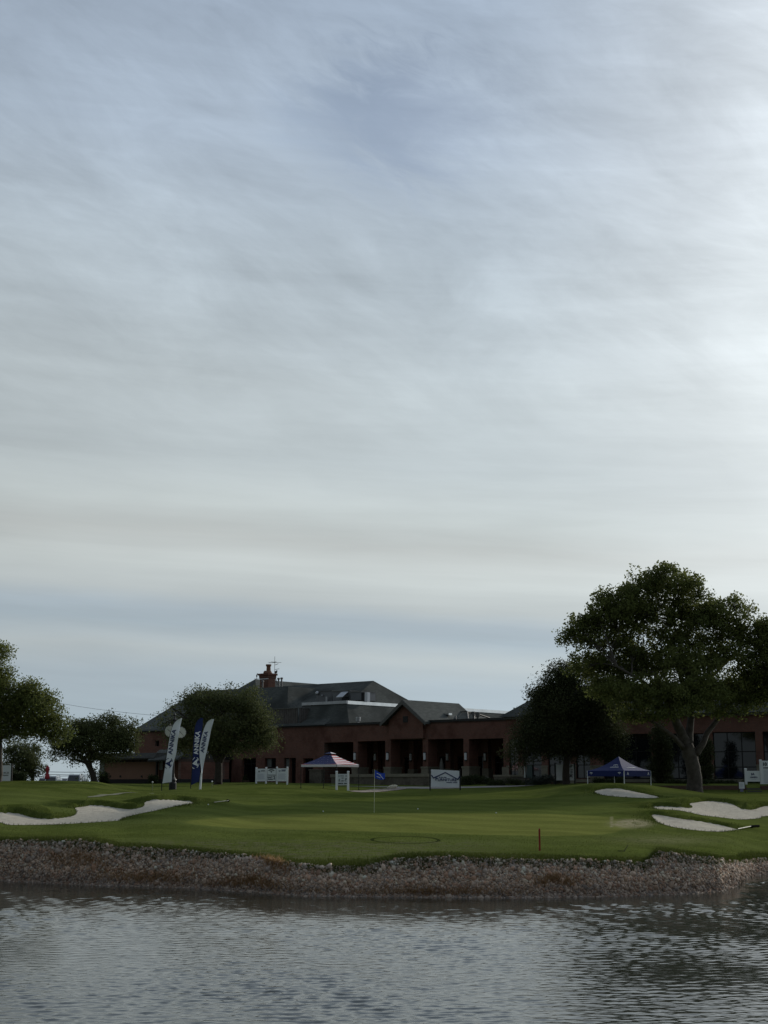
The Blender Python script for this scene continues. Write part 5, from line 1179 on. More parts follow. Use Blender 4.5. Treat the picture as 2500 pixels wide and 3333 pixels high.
feather([(621, 2556), (625, 2500), (628, 2440), (632, 2385), (637, 2356), (645, 2342), (653, 2336)], [(648, 2543), (652, 2505), (650, 2470), (651, 2430), (655, 2395), (660, 2358), (661, 2338)], 100, Mnavyc, Mbanner,
        'dark navy feather flag with white ANNIKA lettering, middle of the three', (.43, .79, .15, .80), (.31, .07, .42, .42), (621, 2572), seed=2)
feather([(655, 2521), (653, 2498), (649, 2470), (648, 2438), (655, 2400), (666, 2365), (676, 2347), (688, 2340)], [(658, 2521), (662, 2495), (668, 2465), (674, 2440), (682, 2402), (688, 2372), (694, 2352), (697, 2341)], 97, Mbanner, Mnavy,
        'white feather flag twisted narrow at its foot with thick white pole, rightmost', (.38, .76, .2, .68), None, (653, 2572), ((656, 2515), (651, 2571)), ripple=.03, seed=3)

# ------------------------------------------------------------------ street clock
def clock():
    D = 99.5; b = gbase(557, D); t_ = thing('street_clock', b, 'black street clock with two round white dials behind the left white feather flag', 'clock')
    base, top = b[2], zof(2345, D); hc = zof(2381, D); X0 = b[0]; X1 = Xat(567, D, hc); ax = lambda z: X0+(X1-X0)*0+.12
    c = lambda z: np.array([X0+.10, D, z])
    mb = MB(); mb.lathe(c(base-.1), [(.26, 0), (.26, .55), (.22, .6), (.22, .72), (.26, .75), (.24, .8), (.13, .95), (.10, 1.2)], 12); mb.build('pedestal', Mblack, t_)
    mb = MB(); mb.lathe(c(base+1.0), [(.09, 0), (.075, hc-base-1.5), (.11, hc-base-1.4), (.07, hc-base-1.3), (.07, top-base-1.0)], 10); mb.build('column', Mblack, t_)
    mb = MB(); mb.lathe(c(top), [(.12, 0), (.16, .06), (.06, .15), (.05, .3), (.10, .38), (.03, .48), (.01, .62)], 10); mb.build('finial', Mblack, t_)
    mb = MB()
    for s_ in (-1, 1):
        for k in range(2):
            pts = [c(hc+.2+k*.35)+np.array([s_*.28*math.sin(a_)*(1+k*.1), 0, .22*math.cos(a_)]) for a_ in np.linspace(.1, 3.0, 8)]; mb.tube(pts, .025, 5)
    mb.build('scrollwork', Mblack, t_)
    for s_, xx in ((-1, 555), (1, 587)):
        cc_ = np.array([Xat(xx, D, hc), D+.0, zof(2380 if s_ < 0 else 2384, D)]); th = s_*-.35; nrm = np.array([math.sin(-th)*1.0, -math.cos(th), 0]); u_ = np.array([math.cos(th), math.sin(-th), 0]); u_ = np.cross(np.array([0, 0, 1.]), -nrm); u_ /= np.linalg.norm(u_)
        ring = lambda r, off, n=28: [cc_+nrm*off+u_*r*math.cos(2*math.pi*k/n)+np.array([0, 0, 1])*r*math.sin(2*math.pi*k/n) for k in range(n)]
        mb = MB(); mb.prism(ring(.41, -.15), nrm*.26); hd = mb.build('clock_head', Mblack, t_)
        mb = MB(); mb.prism(ring(.38, .112), nrm*.01); dl = mb.build('dial', mat('cream_dial', (.42, .43, .38), .5), hd)
        mb = MB()
        for a_, L_, w_ in ((.9, .24, .045), (-2.4, .33, .03)):
            d_ = u_*math.sin(a_)+np.array([0, 0, 1])*math.cos(a_); q_ = np.cross(nrm, d_)*w_/2; p0 = cc_+nrm*.125; mb.prism([p0-q_, p0+d_*L_-q_*.4, p0+d_*L_+q_*.4, p0+q_], nrm*.006)
        for k in range(12):
            d_ = u_*math.sin(k*math.pi/6)+np.array([0, 0, 1])*math.cos(k*math.pi/6); q_ = np.cross(nrm, d_)*.012; p0 = cc_+nrm*.125; mb.prism([p0+d_*.33-q_, p0+d_*.385-q_, p0+d_*.385+q_, p0+d_*.33+q_], nrm*.004)
        mb.build('hands', Mblack, hd)
clock()

# ------------------------------------------------------------------ canopies
def striped(name, colors): return colors
def flag_tent():
    D = 103.; fr_ = gbase(1096, D); a = R(30); L = 3.05; root = thing('canopy_tent', fr_, 'pop-up canopy with a stars and stripes roof on thin dark legs', 'tent')
    dl = np.array([-math.cos(a), math.sin(a), 0]); dr = np.array([math.sin(a), math.cos(a), 0])
    z0 = zof(2490, D); zl = z0+.0; zp = zof(2447, D+1.5)
    cor = [np.array([fr_[0], D, 0]), np.array([fr_[0], D, 0])+dr*L, np.array([fr_[0], D, 0])+dr*L+dl*L, np.array([fr_[0], D, 0])+dl*L]  # front right back left
    cen = sum(cor)/4
    for k, c in enumerate(cor):
        g = Hs(c[0], c[1]); mb = MB(); mb.box([c[0], c[1], (g-.1+z0)/2+.02], (.045, .045, z0-g+.1)); mb.box([c[0], c[1], g+.6], (.07, .07, .12)); lg = mb.build('leg', Mblack, root)
        mb = MB(); mb.box([c[0], c[1], g+.02], (.14, .14, .03)); mb.build('foot', Mblack, lg)
    up = np.array([0, 0, 1.]); E = [np.array([*c[:2], z0+.05]) for c in cor]
    inner = [cen*np.array([1, 1, 0])*1.0+np.array([0, 0, zp-.22])+(c-cen)*.17 for c in cor]
    inner = [np.array([i_[0], i_[1], zp-.22]) for i_ in inner]; apex = np.array([cen[0], cen[1], zp+.0])
    mr = mat('stripe_red', (.34, .03, .04), .75); mw = mat('stripe_white', (.62, .60, .62), .75)
    ms = bpy.data.materials.new('star_blue'); ms.use_nodes = True; T = NT(ms.node_tree); pp = T.n['Principled BSDF']; pp.inputs['Roughness'].default_value = .8
    oc = T.node('ShaderNodeTexCoord').outputs['Object']; vo = T.node('ShaderNodeTexVoronoi'); vo.inputs['Scale'].default_value = 7.0; vo.inputs['Randomness'].default_value = .15
    T.l.new(oc, vo.inputs['Vector']); T.l.new(T.mix(T.mapr(vo.outputs['Distance'], .20, .14), (.028, .032, .11), (.45, .45, .50)), pp.inputs['Base Color'])
    for k in range(4):
        A_, B_ = E[k], E[(k+1) % 4]; C_, D_ = inner[(k+1) % 4], inner[k]; star = k in (3, 2)
        # sagging panel in strips parallel to the eave
        me_v = []; me_f = []; mi = []; ns = 12; nu = 8
        for i in range(ns+1):
            t_ = i/ns
            for j in range(nu+1):
                s_ = j/nu; p_ = (A_*(1-s_)+B_*s_)*(1-t_)+(D_*(1-s_)+C_*s_)*t_; p_ = p_-up*.05*math.sin(math.pi*t_)-up*.05*math.sin(math.pi*s_)*(1-t_); me_v.append(p_)
        for i in range(ns):
            for j in range(nu): q = i*(nu+1)+j; me_f.append((q, q+1, q+nu+2, q+nu+1)); mi.append((0 if i % 2 else 1) if not star else (2 if i > 0 else 0))
        V2 = [v-up*.008 for v in me_v]; n_ = len(me_v); F2 = [tuple(reversed([q+n_ for q in f])) for f in me_f]
        o = mesh_obj('roof_panel', me_v+V2, me_f+F2, mr, root); o.data.materials.append(mw); o.data.materials.append(ms); o.data.polygons.foreach_set('material_index', mi+mi)
        mb = MB(); d_ = (B_-A_)/np.linalg.norm(B_-A_); nn = np.cross(d_, up)*.012
        mb.prism([A_+nn, B_+nn, B_+nn-up*.17, A_+nn-up*.17], nn*.4); mb.build('valance', mw if star else mat('hem_grey', (.30, .29, .30), .8), root)
    mb = MB(); mb.add([i_*1.0+up*.10+(i_-apex)*np.array([.25, .25, 0]) for i_ in inner]+[apex+up*.0], [(0, 1, 4), (1, 2, 4), (2, 3, 4), (3, 0, 4), (3, 2, 1, 0)])
    o = mb.build('roof_cap', ms, root); o.data.materials.append(mw); o.data.polygons.foreach_set('material_index', [1, 1, 0, 0, 0])
flag_tent()
def blue_tent():
    D = 96.5; z0 = zof(2508, D); zv = zof(2526.5, D); pf = np.array([Xat(2031, D, z0), D, 0]); L = 3.05
    a = R(45.5); dl = np.array([-math.cos(a), math.sin(a), 0]); dr = np.array([math.sin(a), math.cos(a), 0])
    cor = [pf, pf+dr*L, pf+dr*L+dl*L, pf+dl*L]; cen = sum(cor)/4; g0 = gbase(2031, D)
    root = thing('canopy_tent', np.array([cen[0], cen[1], Hs(cen[0], cen[1])]), 'blue pop-up canopy with white logos and white legs beside the big oak', 'tent')
    for c in cor:
        g = Hs(c[0], c[1]); mb = MB(); mb.box([c[0], c[1], (g-.1+z0)/2], (.055, .055, z0-g+.1)); lg = mb.build('leg', Mwhite, root)
        mb = MB(); mb.box([c[0], c[1], g+.02], (.15, .15, .03)); mb.build('foot', Mblack, lg)
    up = np.array([0, 0, 1.]); E = [np.array([*c[:2], z0]) for c in cor]; apex = np.array([cen[0], cen[1], zof(2462, cen[1])])
    for k in range(4):
        A_, B_ = E[k], E[(k+1) % 4]; n_ = 8; vv = []; ff = []
        for i in range(n_+1):
            t_ = i/n_
            for j in range(n_+1): s_ = j/n_; p_ = (A_*(1-s_)+B_*s_)*(1-t_)+apex*t_; vv.append(p_-up*(.15*math.sin(math.pi*t_)*(1-.0*s_))+up*0)
        for i in range(n_):
            for j in range(n_): q = i*(n_+1)+j; ff.append((q, q+1, q+n_+2, q+n_+1))
        V2 = [v-up*.008 for v in vv]; m_ = len(vv); o = mesh_obj('roof_panel', vv+V2, ff+[tuple(reversed([q+m_ for q in f])) for f in ff], Mblue, root, smooth=False)
        d_ = (B_-A_)/np.linalg.norm(B_-A_); nn = np.cross(d_, up)*.012; mb = MB(); mb.prism([A_+nn, B_+nn, B_+nn-up*(z0-zv), A_+nn-up*(z0-zv)], nn*.5); va = mb.build('valance', Mblue, root)
        if k in (3, 0):
            lo_, hi_ = (A_, B_)                     # k=3 : left corner -> front ; k=0 : front -> right
            bd = Board(lo_-up*(z0-zv)+nn*1.6, hi_-lo_, up*(z0-zv)); mb = MB()
            for q in ((.11, .88) if k == 3 else (.13, .9)): (bd.arcmark if k == 3 else bd.amark)(mb, q, .42 if k == 3 else .5, .42 if k == 3 else .33, .004)
            mb.build('logo', Mbanner, va)
            sl = lambda a_, t_: (lo_*(1-a_)+hi_*a_)*(1-t_)+apex*t_-up*.15*math.sin(math.pi*t_); mid_ = (lo_+hi_)/2
            nr = np.cross(hi_-lo_, apex-mid_); nr /= np.linalg.norm(nr); 
            def sq(mb, a0, t0, a1, t1, sh=0.):
                q = [sl(a0, t0), sl(a1, t0), sl(a1+sh, t1), sl(a0+sh, t1)]; mb.prism([v+nr*.02 for v in q], nr*.006)
            mb = MB()
            if k == 3:
                for w_ in range(8): sq(mb, .50+w_*.045, .335, .535+w_*.045, .375, .01)
                sq(mb, .56, .385, .85, .40)
                for w_ in range(9):
                    th = math.pi*(.9-.8*w_/9); sq(mb, .70+.13*math.cos(th)-.015, .47+.06*math.sin(th), .70+.13*math.cos(th)+.02, .50+.06*math.sin(th))
                mb.prism([sl(.66, .50)+nr*.02, sl(.70, .43)+nr*.02, sl(.74, .50)+nr*.02, sl(.70, .465)+nr*.02], nr*.006)
            else:
                mb.prism([sl(.20, .36)+nr*.02, sl(.27, .27)+nr*.02, sl(.36, .34)+nr*.02, sl(.27, .305)+nr*.02], nr*.006)
                for w_ in range(9): sq(mb, .36+w_*.042, .31, .395+w_*.042, .355)
            mb.build('logo', Mbanner, o)
blue_tent()

# ------------------------------------------------------------------ boards and banners
def post(mb, x, yt, D, w=.11, cap=True, yb=None):
    b = gbase(x, D); zt_ = zof(yt, D); zb_ = zof(yb, D) if yb else b[2]-.15; xx = Xat(x, D, b[2]); mb.box([xx, D, (zb_+zt_)/2], (w, w, zt_-zb_))
    if cap: mb.box([xx, D, zt_+.03], (w*1.25, w*1.25, .06), top=.55)
def scoreboard():
    D = 117.; root = thing('information_board', gbase(884, D), 'white three panel board reading EAST 2 between four capped posts', 'sign')
    for x, yt in ((834, 2500), (866, 2499), (901, 2498), (935, 2498)):
        mb = MB(); post(mb, x, yt, D, .14); mb.build('post', Mwhite, root)
    for k, (x0, x1, y0, y1) in enumerate(((836, 865, 2502, 2543), (869, 899, 2500.5, 2542), (903, 934, 2501, 2543))):
        bd = pxboard(x0, y0, x1, y1, D-.09); mb = MB(); bd.slab(mb, 0, 0, 1, 1, -.04, 0); pn = mb.build('panel', Mpanel, root)
        mb = MB()
        if k == 0: bd.amark(mb, .24, .78, .10); mb.build('emblem', Mink, pn); bd.text('ANNIKA', .42, .78, .92, .88, Mink, pn, .02); mb = MB(); bd.grey_lines(mb, .08, .15, .9, .62, 9); mb.build('small_print', Mgreyp, pn)
        if k == 1:
            bd.arcmark(mb, .46, .70, .30); bd.slab(mb, .06, .44, .94, .49, .004, .01); bd.slab(mb, .0, .96, 1, 1.0, .004, .01); bd.slab(mb, 0, 0, .03, .96, .004, .009); bd.slab(mb, .97, 0, 1, .96, .004, .009); mb.build('emblem', Mink, pn)
            bd.text('EAST', .08, .22, .62, .36, Mink, pn, .03); bd.text('2', .68, .13, .9, .38, Mink, pn, .03); mb = MB(); bd.slab(mb, .10, .10, .64, .17, .004, .01); mb.build('small_print', Mink, pn)
        if k == 2:
            bd.arcmark(mb, .22, .74, .14); mb.build('emblem', Mnavy, pn); mb = MB(); bd.grey_lines(mb, .42, .76, .92, .92, 2); mb.build('heading', Mnavy, pn); mb = MB(); bd.grey_lines(mb, .08, .15, .95, .62, 7); mb.build('small_print', Mgreyp, pn)
scoreboard()
def small_sign():
    D = 101.; root = thing('information_board', gbase(1115, D), 'small white sign with dark logos standing in front of the flag striped canopy', 'sign')
    for x in (1095.5, 1133):
        mb = MB(); post(mb, x, 2512, D, .15); mb.build('post', Mwhite, root)
    bd = pxboard(1099, 2519, 1131, 2555, D-.08); mb = MB(); bd.slab(mb, 0, 0, 1, 1, -.04, 0); pn = mb.build('panel', mat('sponsor_panel', (.52, .56, .57), .6), root)
    mb = MB(); bd.amark(mb, .13, .82, .08); bd.amark(mb, .86, .82, .08); bd.arcmark(mb, .5, .56, .15); bd.amark(mb, .17, .48, .09); bd.slab(mb, .1, .33, .26, .39, .004, .01); bd.line(mb, [(.75, .42), (.9, .55), (.8, .6)], .05); bd.slab(mb, .76, .33, .9, .37, .004, .01); mb.build('emblem', Mink, pn)
    mb = MB(); bd.grey_lines(mb, .27, .78, .72, .86, 1); bd.slab(mb, .38, .33, .62, .41, .004, .01); bd.slab(mb, .06, .09, .34, .18, .004, .01); bd.slab(mb, .37, .09, .56, .18, .004, .01); bd.slab(mb, .66, .09, .94, .18, .004, .01); mb.build('heading', Mink, pn)
small_sign()
def furniture_banner():
    D = 103.5; root = thing('banner', gbase(1449, D), 'white FURNITURE banner with a dark roof outline stretched between two black posts', 'banner')
    for x in (1400, 1498):
        mb = MB(); post(mb, x, 2499 if x < 1450 else 2504, D, .09, False); mb.build('post', Mblack, root)
    bl, br_, tl, tr = P(1402.5, 2560.5, D-.03), P(1496, 2562, D-.03), P(1403, 2504, D-.03), P(1495, 2509, D-.03); bd = Board(bl, br_-bl, tl-bl); n_ = 14; vv = []; ff = []
    for j in range(n_+1):
        for i in range(n_+1):
            s_, t_ = i/n_, j/n_; p_ = (bl*(1-s_)+br_*s_)*(1-t_)+(tl*(1-s_)+tr*s_)*t_; p_ = p_+np.array([0, .025*math.sin(s_*7+t_*2), 0]); vv.append(p_)
    for j in range(n_):
        for i in range(n_): q = j*(n_+1)+i; ff.append((q, q+1, q+n_+2, q+n_+1))
    m_ = len(vv); V2 = [v+np.array([0, .006, 0]) for v in vv]; cl_ = mesh_obj('cloth', vv+V2, ff+[tuple(reversed([q+m_ for q in f])) for f in ff], Mbanner, root, smooth=True)
    bd.text('F', .16, .36, .24, .61, Mnavy, cl_, .02, d=.05); bd.text('URNITURE', .24, .33, .90, .49, Mnavy, cl_, .02, d=.05)
    mb = MB(); bd.line(mb, [(.02, .66), (.09, .50), (.5, .83), (.94, .44), (1.0, .62)], .07, d=.045); mb.build('roof_outline', Mnavy, cl_)
    mb = MB()
    for a_ in (.28, .34, .40, .46, .50): bd.slab(mb, a_, .52, a_+.035, .575, .045, .05)
    for a_, b_ in ((.54, .74), (.77, .92)): bd.slab(mb, a_, .24, b_, .275, .045, .05)
    mb.build('small_print', Mnavy, cl_)
furniture_banner()
def left_banner():
    D = 100.; root = thing('banner', gbase(18, D), 'white banner with dark lettering at the left edge before the hedge', 'banner')
    for x in (-42, 37):
        mb = MB(); post(mb, x, 2487, D, .09, False); mb.build('post', Mblack, root)
    bd = pxboard(-40, 2491, 34, 2545, D-.05); mb = MB(); bd.slab(mb, 0, 0, 1, 1, -.006, 0); cl_ = mb.build('cloth', Mbanner, root)
    bd.text('FINANCE', .28, .50, .92, .60, Mink, cl_, .01); mb = MB(); bd.slab(mb, .62, .38, .9, .42, .004, .009); mb.build('small_print', Mink, cl_)
left_banner()
def tree_banner():
    D = 110.6; root = thing('banner', gbase(1842, D), 'white banner half hidden by the juniper trunk', 'banner')
    for x in (1808, 1871):
        mb = MB(); post(mb, x, 2483, D, .1, False); mb.build('post', Mblack, root)
    bd = pxboard(1811, 2487.5, 1869, 2540, D-.06); mb = MB(); bd.slab(mb, 0, 0, 1, 1, -.006, 0); cl_ = mb.build('cloth', Mbanner, root)
    mb = MB(); bd.slab(mb, .76, .82, .88, .86, .004, .01); bd.slab(mb, .78, .76, .87, .79, .004, .01)
    for k in range(3): bd.slab(mb, .80, .44+k*.1, .93, .50+k*.1, .004, .01)
    bd.line(mb, [(.76, .22), (.90, .36)], .09); bd.line(mb, [(.76, .36), (.90, .20)], .07); mb.build('lettering', Mgreyp if False else mat('grey_ink', (.14, .14, .16), .7), cl_)
tree_banner()
def right_boards():
    D = 106.; root = thing('scoring_board', gbase(2455, D), 'low white board with dark ANNIKA lettering and emblem beside the tall number board', 'sign', 'white scoring boards')
    mb = MB(); post(mb, 2429, 2503, D, .16); mb.build('post', Mwhite, root)
    bd = pxboard(2432, 2509, 2474, 2544, D-.04); mb = MB(); bd.slab(mb, 0, 0, 1, 1, -.04, 0); pn = mb.build('panel', Mpanel, root)
    mb = MB(); bd.amark(mb, .50, .70, .14); bd.slab(mb, .34, .58, .40, .80, .004, .01); mb.build('emblem', Mnavy, pn); bd.text('ANNIKA', .24, .33, .82, .48, Mnavy, pn, .03); mb = MB(); bd.slab(mb, .36, .18, .72, .24, .004, .01); mb.build('small_print', Mgreyp, pn)
    root = thing('scoring_board', gbase(2510, D), 'tall white board headed 10 cut by the right edge of the picture', 'sign', 'white scoring boards')
    for x in (2479, 2552):
        mb = MB(); post(mb, x, 2475, D, .16); mb.build('post', Mwhite, root)
    bd = pxboard(2483, 2476, 2548, 2554, D-.04); mb = MB(); bd.slab(mb, 0, 0, 1, 1, -.04, 0); pn = mb.build('panel', Mpanel, root)
    bd.text('10', .06, .78, .25, .93, Mink, pn, .04); mb = MB(); bd.slab(mb, .06, .68, .9, .72, .004, .01); mb.build('heading', Mink, pn)
    mb = MB(); bd.grey_lines(mb, .08, .06, .92, .64, 10); mb.build('small_print', Mgreyp, pn)
    D = 99.5; root = thing('notice_stand', gbase(2415, D), 'small white notice in a thin black stand in front of the garden steps', 'sign')
    for x in (2405, 2426):
        mb = MB(); post(mb, x, 2546, D, .03, False); mb.build('leg', Mblack, root)
    bd = pxboard(2406, 2545.5, 2424, 2567, D-.03); mb = MB(); bd.slab(mb, 0, 0, 1, 1, -.02, 0); pn = mb.build('panel', Mbanner, root); mb = MB(); bd.grey_lines(mb, .2, .2, .8, .8, 5); mb.build('small_print', Mgreyp, pn)
    bd = pxboard(2410, 2567.8, 2420, 2577, D-.03); mb = MB(); bd.slab(mb, 0, 0, 1, 1, -.02, 0); mb.build('flyer_box', mat('lilac_box', (.17, .17, .28), .6), root)
right_boards()
b = gbase(1712, 110); t_ = thing('sign_post', b, 'slim black post with a narrow white sign seen edge-on by the shrub bed', 'sign'); mb = MB(); mb.tube([b, [b[0], b[1], zof(2488, 110)]], .03, 6); mb.build('post', Mblack, t_)
bd = pxboard(1706, 2494, 1711, 2531, 110); mb = MB(); bd.slab(mb, 0, 0, 1, 1, -.02, 0); mb.build('panel', Mpanel, t_)

# ------------------------------------------------------------------ golf furniture
D = 70.; b = ground(1218, 2645, 60); t_ = thing('flagstick', b, 'thin white flagstick with a small blue flag on the putting green', 'flagstick'); zt_ = zof(2504, b[1])
mb = MB(); mb.tube([b-np.array([0, 0, .1]), [b[0]+.01, b[1], b[2]+1.1], [b[0]+.02, b[1], zt_]], [.011, .010, .008], 8); mb.build('pole', mat('pale_pole', (.55, .55, .40), .5), t_)
mb = MB(); n_ = 12; vv = []; ff = []; K = ppm(b[1])
for i in range(n_+1):
    for j in range(6):
        s_ = i/n_; tt_ = j/5; vv.append([b[0]+.02+s_*.50, b[1]+.03*math.sin(s_*8+tt_*2)*s_**.5, zt_-.03-tt_*.38-s_*.20-.07*s_*math.sin(s_*4)+(s_*.10 if j == 5 else 0)])
for i in range(n_):
    for j in range(5): q = i*6+j; ff.append((q, q+6, q+7, q+1))
m_ = len(vv); mb.add(vv+[[x, y+.004, z] for x, y, z in vv], ff+[tuple(reversed([q+m_ for q in f])) for f in ff]); fl_ = mb.build('flag', mat('royal_blue_flag', (.018, .06, .42), .7), t_, smooth=True)
mb = MB()
for a_, c_ in (((.10, .10), (.30, .13)), ((.25, .13), (.42, .28)), ((.10, .25), (.28, .27))):
    p0 = np.array([b[0]+.02+a_[0], b[1]-.03, zt_-.06-a_[1]-a_[0]*.3]); p1 = np.array([b[0]+.02+c_[0], b[1]-.04, zt_-.06-c_[1]-c_[0]*.3]); mb.tube([p0, p1], .012, 5)
mb.build('emblem', Mwhite, fl_)
b = ground(1757, 2769, 40); t_ = MB(); t_.box([b[0], b[1], b[2]+.29], (.055, .055, .76)); t_.box([b[0], b[1], b[2]+.69], (.06, .06, .04), top=.6)
o = t_.build('hazard_stake', mat('dull_red_paint', (.32, .03, .016), .7, (.22, .028, .018), scale=9), base=b); tag(o, 'short dull red hazard stake standing in the grass above the stones', 'stake')
for x, y, lb in ((1052, 2643, 'white golf ball on the green, left of the flagstick'), (1360, 2635, 'white golf ball on the dark band right of the flagstick'), (1615, 2648, 'white golf ball at the far right of the green'), (678, 2621, 'white golf ball near the tip of the left bunker')):
    g = ground(x, y, 50); mb = MB(); mb.ball(g+np.array([0, 0, .03]), .030, n=12); tag(mb.build('golf_ball', Mwhite, base=g, smooth=True), lb, 'golf ball', 'golf balls on the grass')
for x, D, lb, yt in ((496, 99, 'short white knobbed marker left of the feather flags', 2546), (690, 102, 'short white knobbed marker right of the feather flags', 2544)):
    g = gbase(x, D); z_ = zof(yt, D); t_ = thing('rope_marker', g, lb, 'marker', 'white knobbed markers'); mb = MB(); mb.tube([g-np.array([0, 0, .05]), [g[0], g[1], z_]], .022, 6); mb.build('stake', mat('faded_pole', (.20, .22, .14), .7), t_); mb = MB(); mb.ball([g[0], g[1], z_], .06); mb.build('knob', Mwhite, t_, smooth=True)
def rake(xa, ya, xb, yb, xc, yc, label):
    a_, b_, c_ = ground(xa, ya, 50), ground(xb, yb, 50), ground(xc, yc, 50); t_ = thing('bunker_rake', a_, label, 'rake', 'bunker rakes'); up = np.array([0, 0, .05])
    b_ = np.array([b_[0], min(b_[1], a_[1]+2.5), 0]); b_[2] = Hs(b_[0], b_[1]); c_ = np.array([c_[0], min(max(c_[1], b_[1]-1), b_[1]+1), 0]); c_[2] = Hs(c_[0], c_[1])
    mb = MB(); mb.tube([a_+up, b_+up*1.6], .024, 6); mb.build('handle', mat('pale_handle', (.17, .175, .12), .6), t_)
    mb = MB(); mb.tube([b_+up*1.6, c_+up*1.6], .055, 6)
    for k in range(7): p_ = b_+(c_-b_)*k/6; mb.tube([p_+up*1.6, p_-up*.2], .014, 4)
    mb.build('head', mat('matt_black_head', (.015, .015, .015), 1.0, spec=0.), t_)
rake(697, 2615, 745, 2611, 766, 2610, 'pale handled rake lying on the grass right of the left bunker')
rake(2402, 2702, 2445, 2696, 2470, 2694, 'pale handled rake lying at the right end of the lower right bunker')
g = ground(2032, 2772, 40); mb = MB(); mb.tube([g, g+np.array([.05, .05, .08]), g+np.array([.12, .08, .17]), g+np.array([.15, .1, .22])], [.016, .013, .011, .007], 5); mb.tube([g+np.array([-.2, -.02, .02]), g+np.array([0, 0, .02])], .012, 5)
tag(mb.build('fallen_branch', Mbark2, base=g), 'thin dark crooked stick lying near the top of the stone bank', 'branch')
# limestone block by the path
g = gbase(1277, 110.5); mb = MB(); mb.ball(g+np.array([0, 0, .12]), .42, (.95, .6, .42), 10); V_ = np.array(mb.v); V_ += np.random.default_rng(4).normal(0, .025, V_.shape); mb.v = [tuple(q) for q in V_]; mb.v = [(x, y, z+(x-g[0])*.16) for x, y, z in mb.v]
tag(mb.build('limestone_block', mat('pale_block', (.50, .47, .36), .9), base=g), 'pale limestone block beside the gravel path', 'rock')
g = gbase(1238, 108.); mb = MB(); mb.box(g+np.array([0, 0, .03]), (.5, .4, .06), top=.8); tag(mb.build('valve_cover', mat('rust_lid', (.09, .045, .03), .8), base=g), 'flat rusty cover on the gravel path left of the limestone block', 'cover')

# ------------------------------------------------------------------ parked vehicles
def vehicle(x0, x1, ytop, D, paint, label, h=1.78, low=False, cat='suv'):
    z1 = zof(ytop, D); W_ = (x1-x0)/ppm(D); c = P((x0+x1)/2, 2545, D); base = z1-h; root = thing('parked_car', np.array([c[0], D, base]), label, cat, 'cars parked beyond the mound'); L = 4.6
    X0 = c[0]; sec = lambda y, hw, za, zb, tp: [(X0-hw, y, za), (X0+hw, y, za), (X0+hw, y, (za+zb)/2), (X0+hw*tp, y, zb), (X0-hw*tp, y, zb), (X0-hw, y, (za+zb)/2)]
    belt = base+h*.58; hw = W_/2
    def loft(secs):
        mb = MB(); V_ = [p for s_ in secs for p in s_]; n_ = 6; F_ = []
        for i in range(len(secs)-1):
            for k in range(n_): F_.append((i*n_+k, i*n_+(k+1) % n_, (i+1)*n_+(k+1) % n_, (i+1)*n_+k))
        F_.append(tuple(range(n_-1, -1, -1))); F_.append(tuple(range((len(secs)-1)*n_, len(secs)*n_))); mb.add(V_, F_); return mb
    loft([sec(D, hw*.93, base+.32, belt-.12, .92), sec(D+.12, hw, base+.26, belt, .97), sec(D+2.9, hw, base+.26, belt, .97), sec(D+3.4, hw, base+.26, belt-.1, .95), sec(D+L-.1, hw*.95, base+.28, belt-.22, .92), sec(D+L, hw*.85, base+.34, belt-.35, .9)]).build('body', paint, root, smooth=False)
    yb0 = D+.15; cab = loft([sec(yb0, hw*.90, belt-.02, belt+.02, .98), sec(yb0+(.45 if not low else 1.1), hw*.90, belt-.02, base+h-.03, .80), sec(D+1.8, hw*.90, belt-.02, base+h, .82), sec(D+2.5, hw*.90, belt-.02, base+h-.06, .80), sec(D+3.3, hw*.90, belt-.02, belt+.02, .98)]); cb_ = cab.build('cabin', paint, root)
    gl = MB(); ye = yb0+(.45 if not low else 1.1); s0_ = hw*.78; s1_ = hw*.66; za, zb = belt+.05, base+h-.14
    fy = lambda z: yb0+(ye-yb0)*(z-belt)/(h*.42-.03)-.03
    gl.prism([(X0-s0_, fy(za), za), (X0+s0_, fy(za), za), (X0+s1_, fy(zb), zb), (X0-s1_, fy(zb), zb)], (0, .012, 0)); gl.build('rear_window', Mglass, cb_)
    for s_ in (-1, 1):
        mb = MB(); mb.prism([(X0+s_*(hw*.905), ye+.0, za), (X0+s_*(hw*.905), D+2.7, za), (X0+s_*(hw*.80), D+2.3, zb), (X0+s_*(hw*.80), ye+.25, zb)], (s_*.012, 0, 0)); mb.build('side_window', Mglass, cb_)
        mb = MB(); mb.box((X0+s_*hw*.80, D-.0, belt-.28), (.22, .05, .34)); mb.build('tail_light', mat('tail_red', (.25, .02, .02), .3), root)
        mb = MB(); mb.box((X0+s_*(hw+.1), D+2.75, belt+.08), (.18, .1, .14)); mb.build('mirror', paint, root)
        for yy in (D+.85, D+3.7):
            mb = MB(); mb.tube([(X0+s_*(hw-.22), yy, base+.34), (X0+s_*(hw+.01), yy, base+.34)], .34, 16); wh = mb.build('wheel', mat('tyre', (.02, .02, .02), .9), root); mb = MB(); mb.tube([(X0+s_*(hw+.011), yy, base+.34), (X0+s_*(hw+.03), yy, base+.34)], .2, 12); mb.build('rim', Mmetal, wh)
        if not low: mb = MB(); mb.tube([(X0+s_*hw*.66, D+.8, base+h+.0), (X0+s_*hw*.66, D+.9, base+h+.05), (X0+s_*hw*.66, D+2.4, base+h+.05), (X0+s_*hw*.66, D+2.5, base+h)], .02, 5); mb.build('roof_rail', Mmetal, root)
    mb = MB(); mb.box((X0, D-.03, base+.42), (hw*1.85, .12, .2)); mb.build('bumper', mat('dark_bumper', (.05, .05, .05), .6), root)
    mb = MB(); mb.box((X0, D-.01, belt-.3), (.32, .03, .16)); mb.build('number_plate', Mwhite, root)
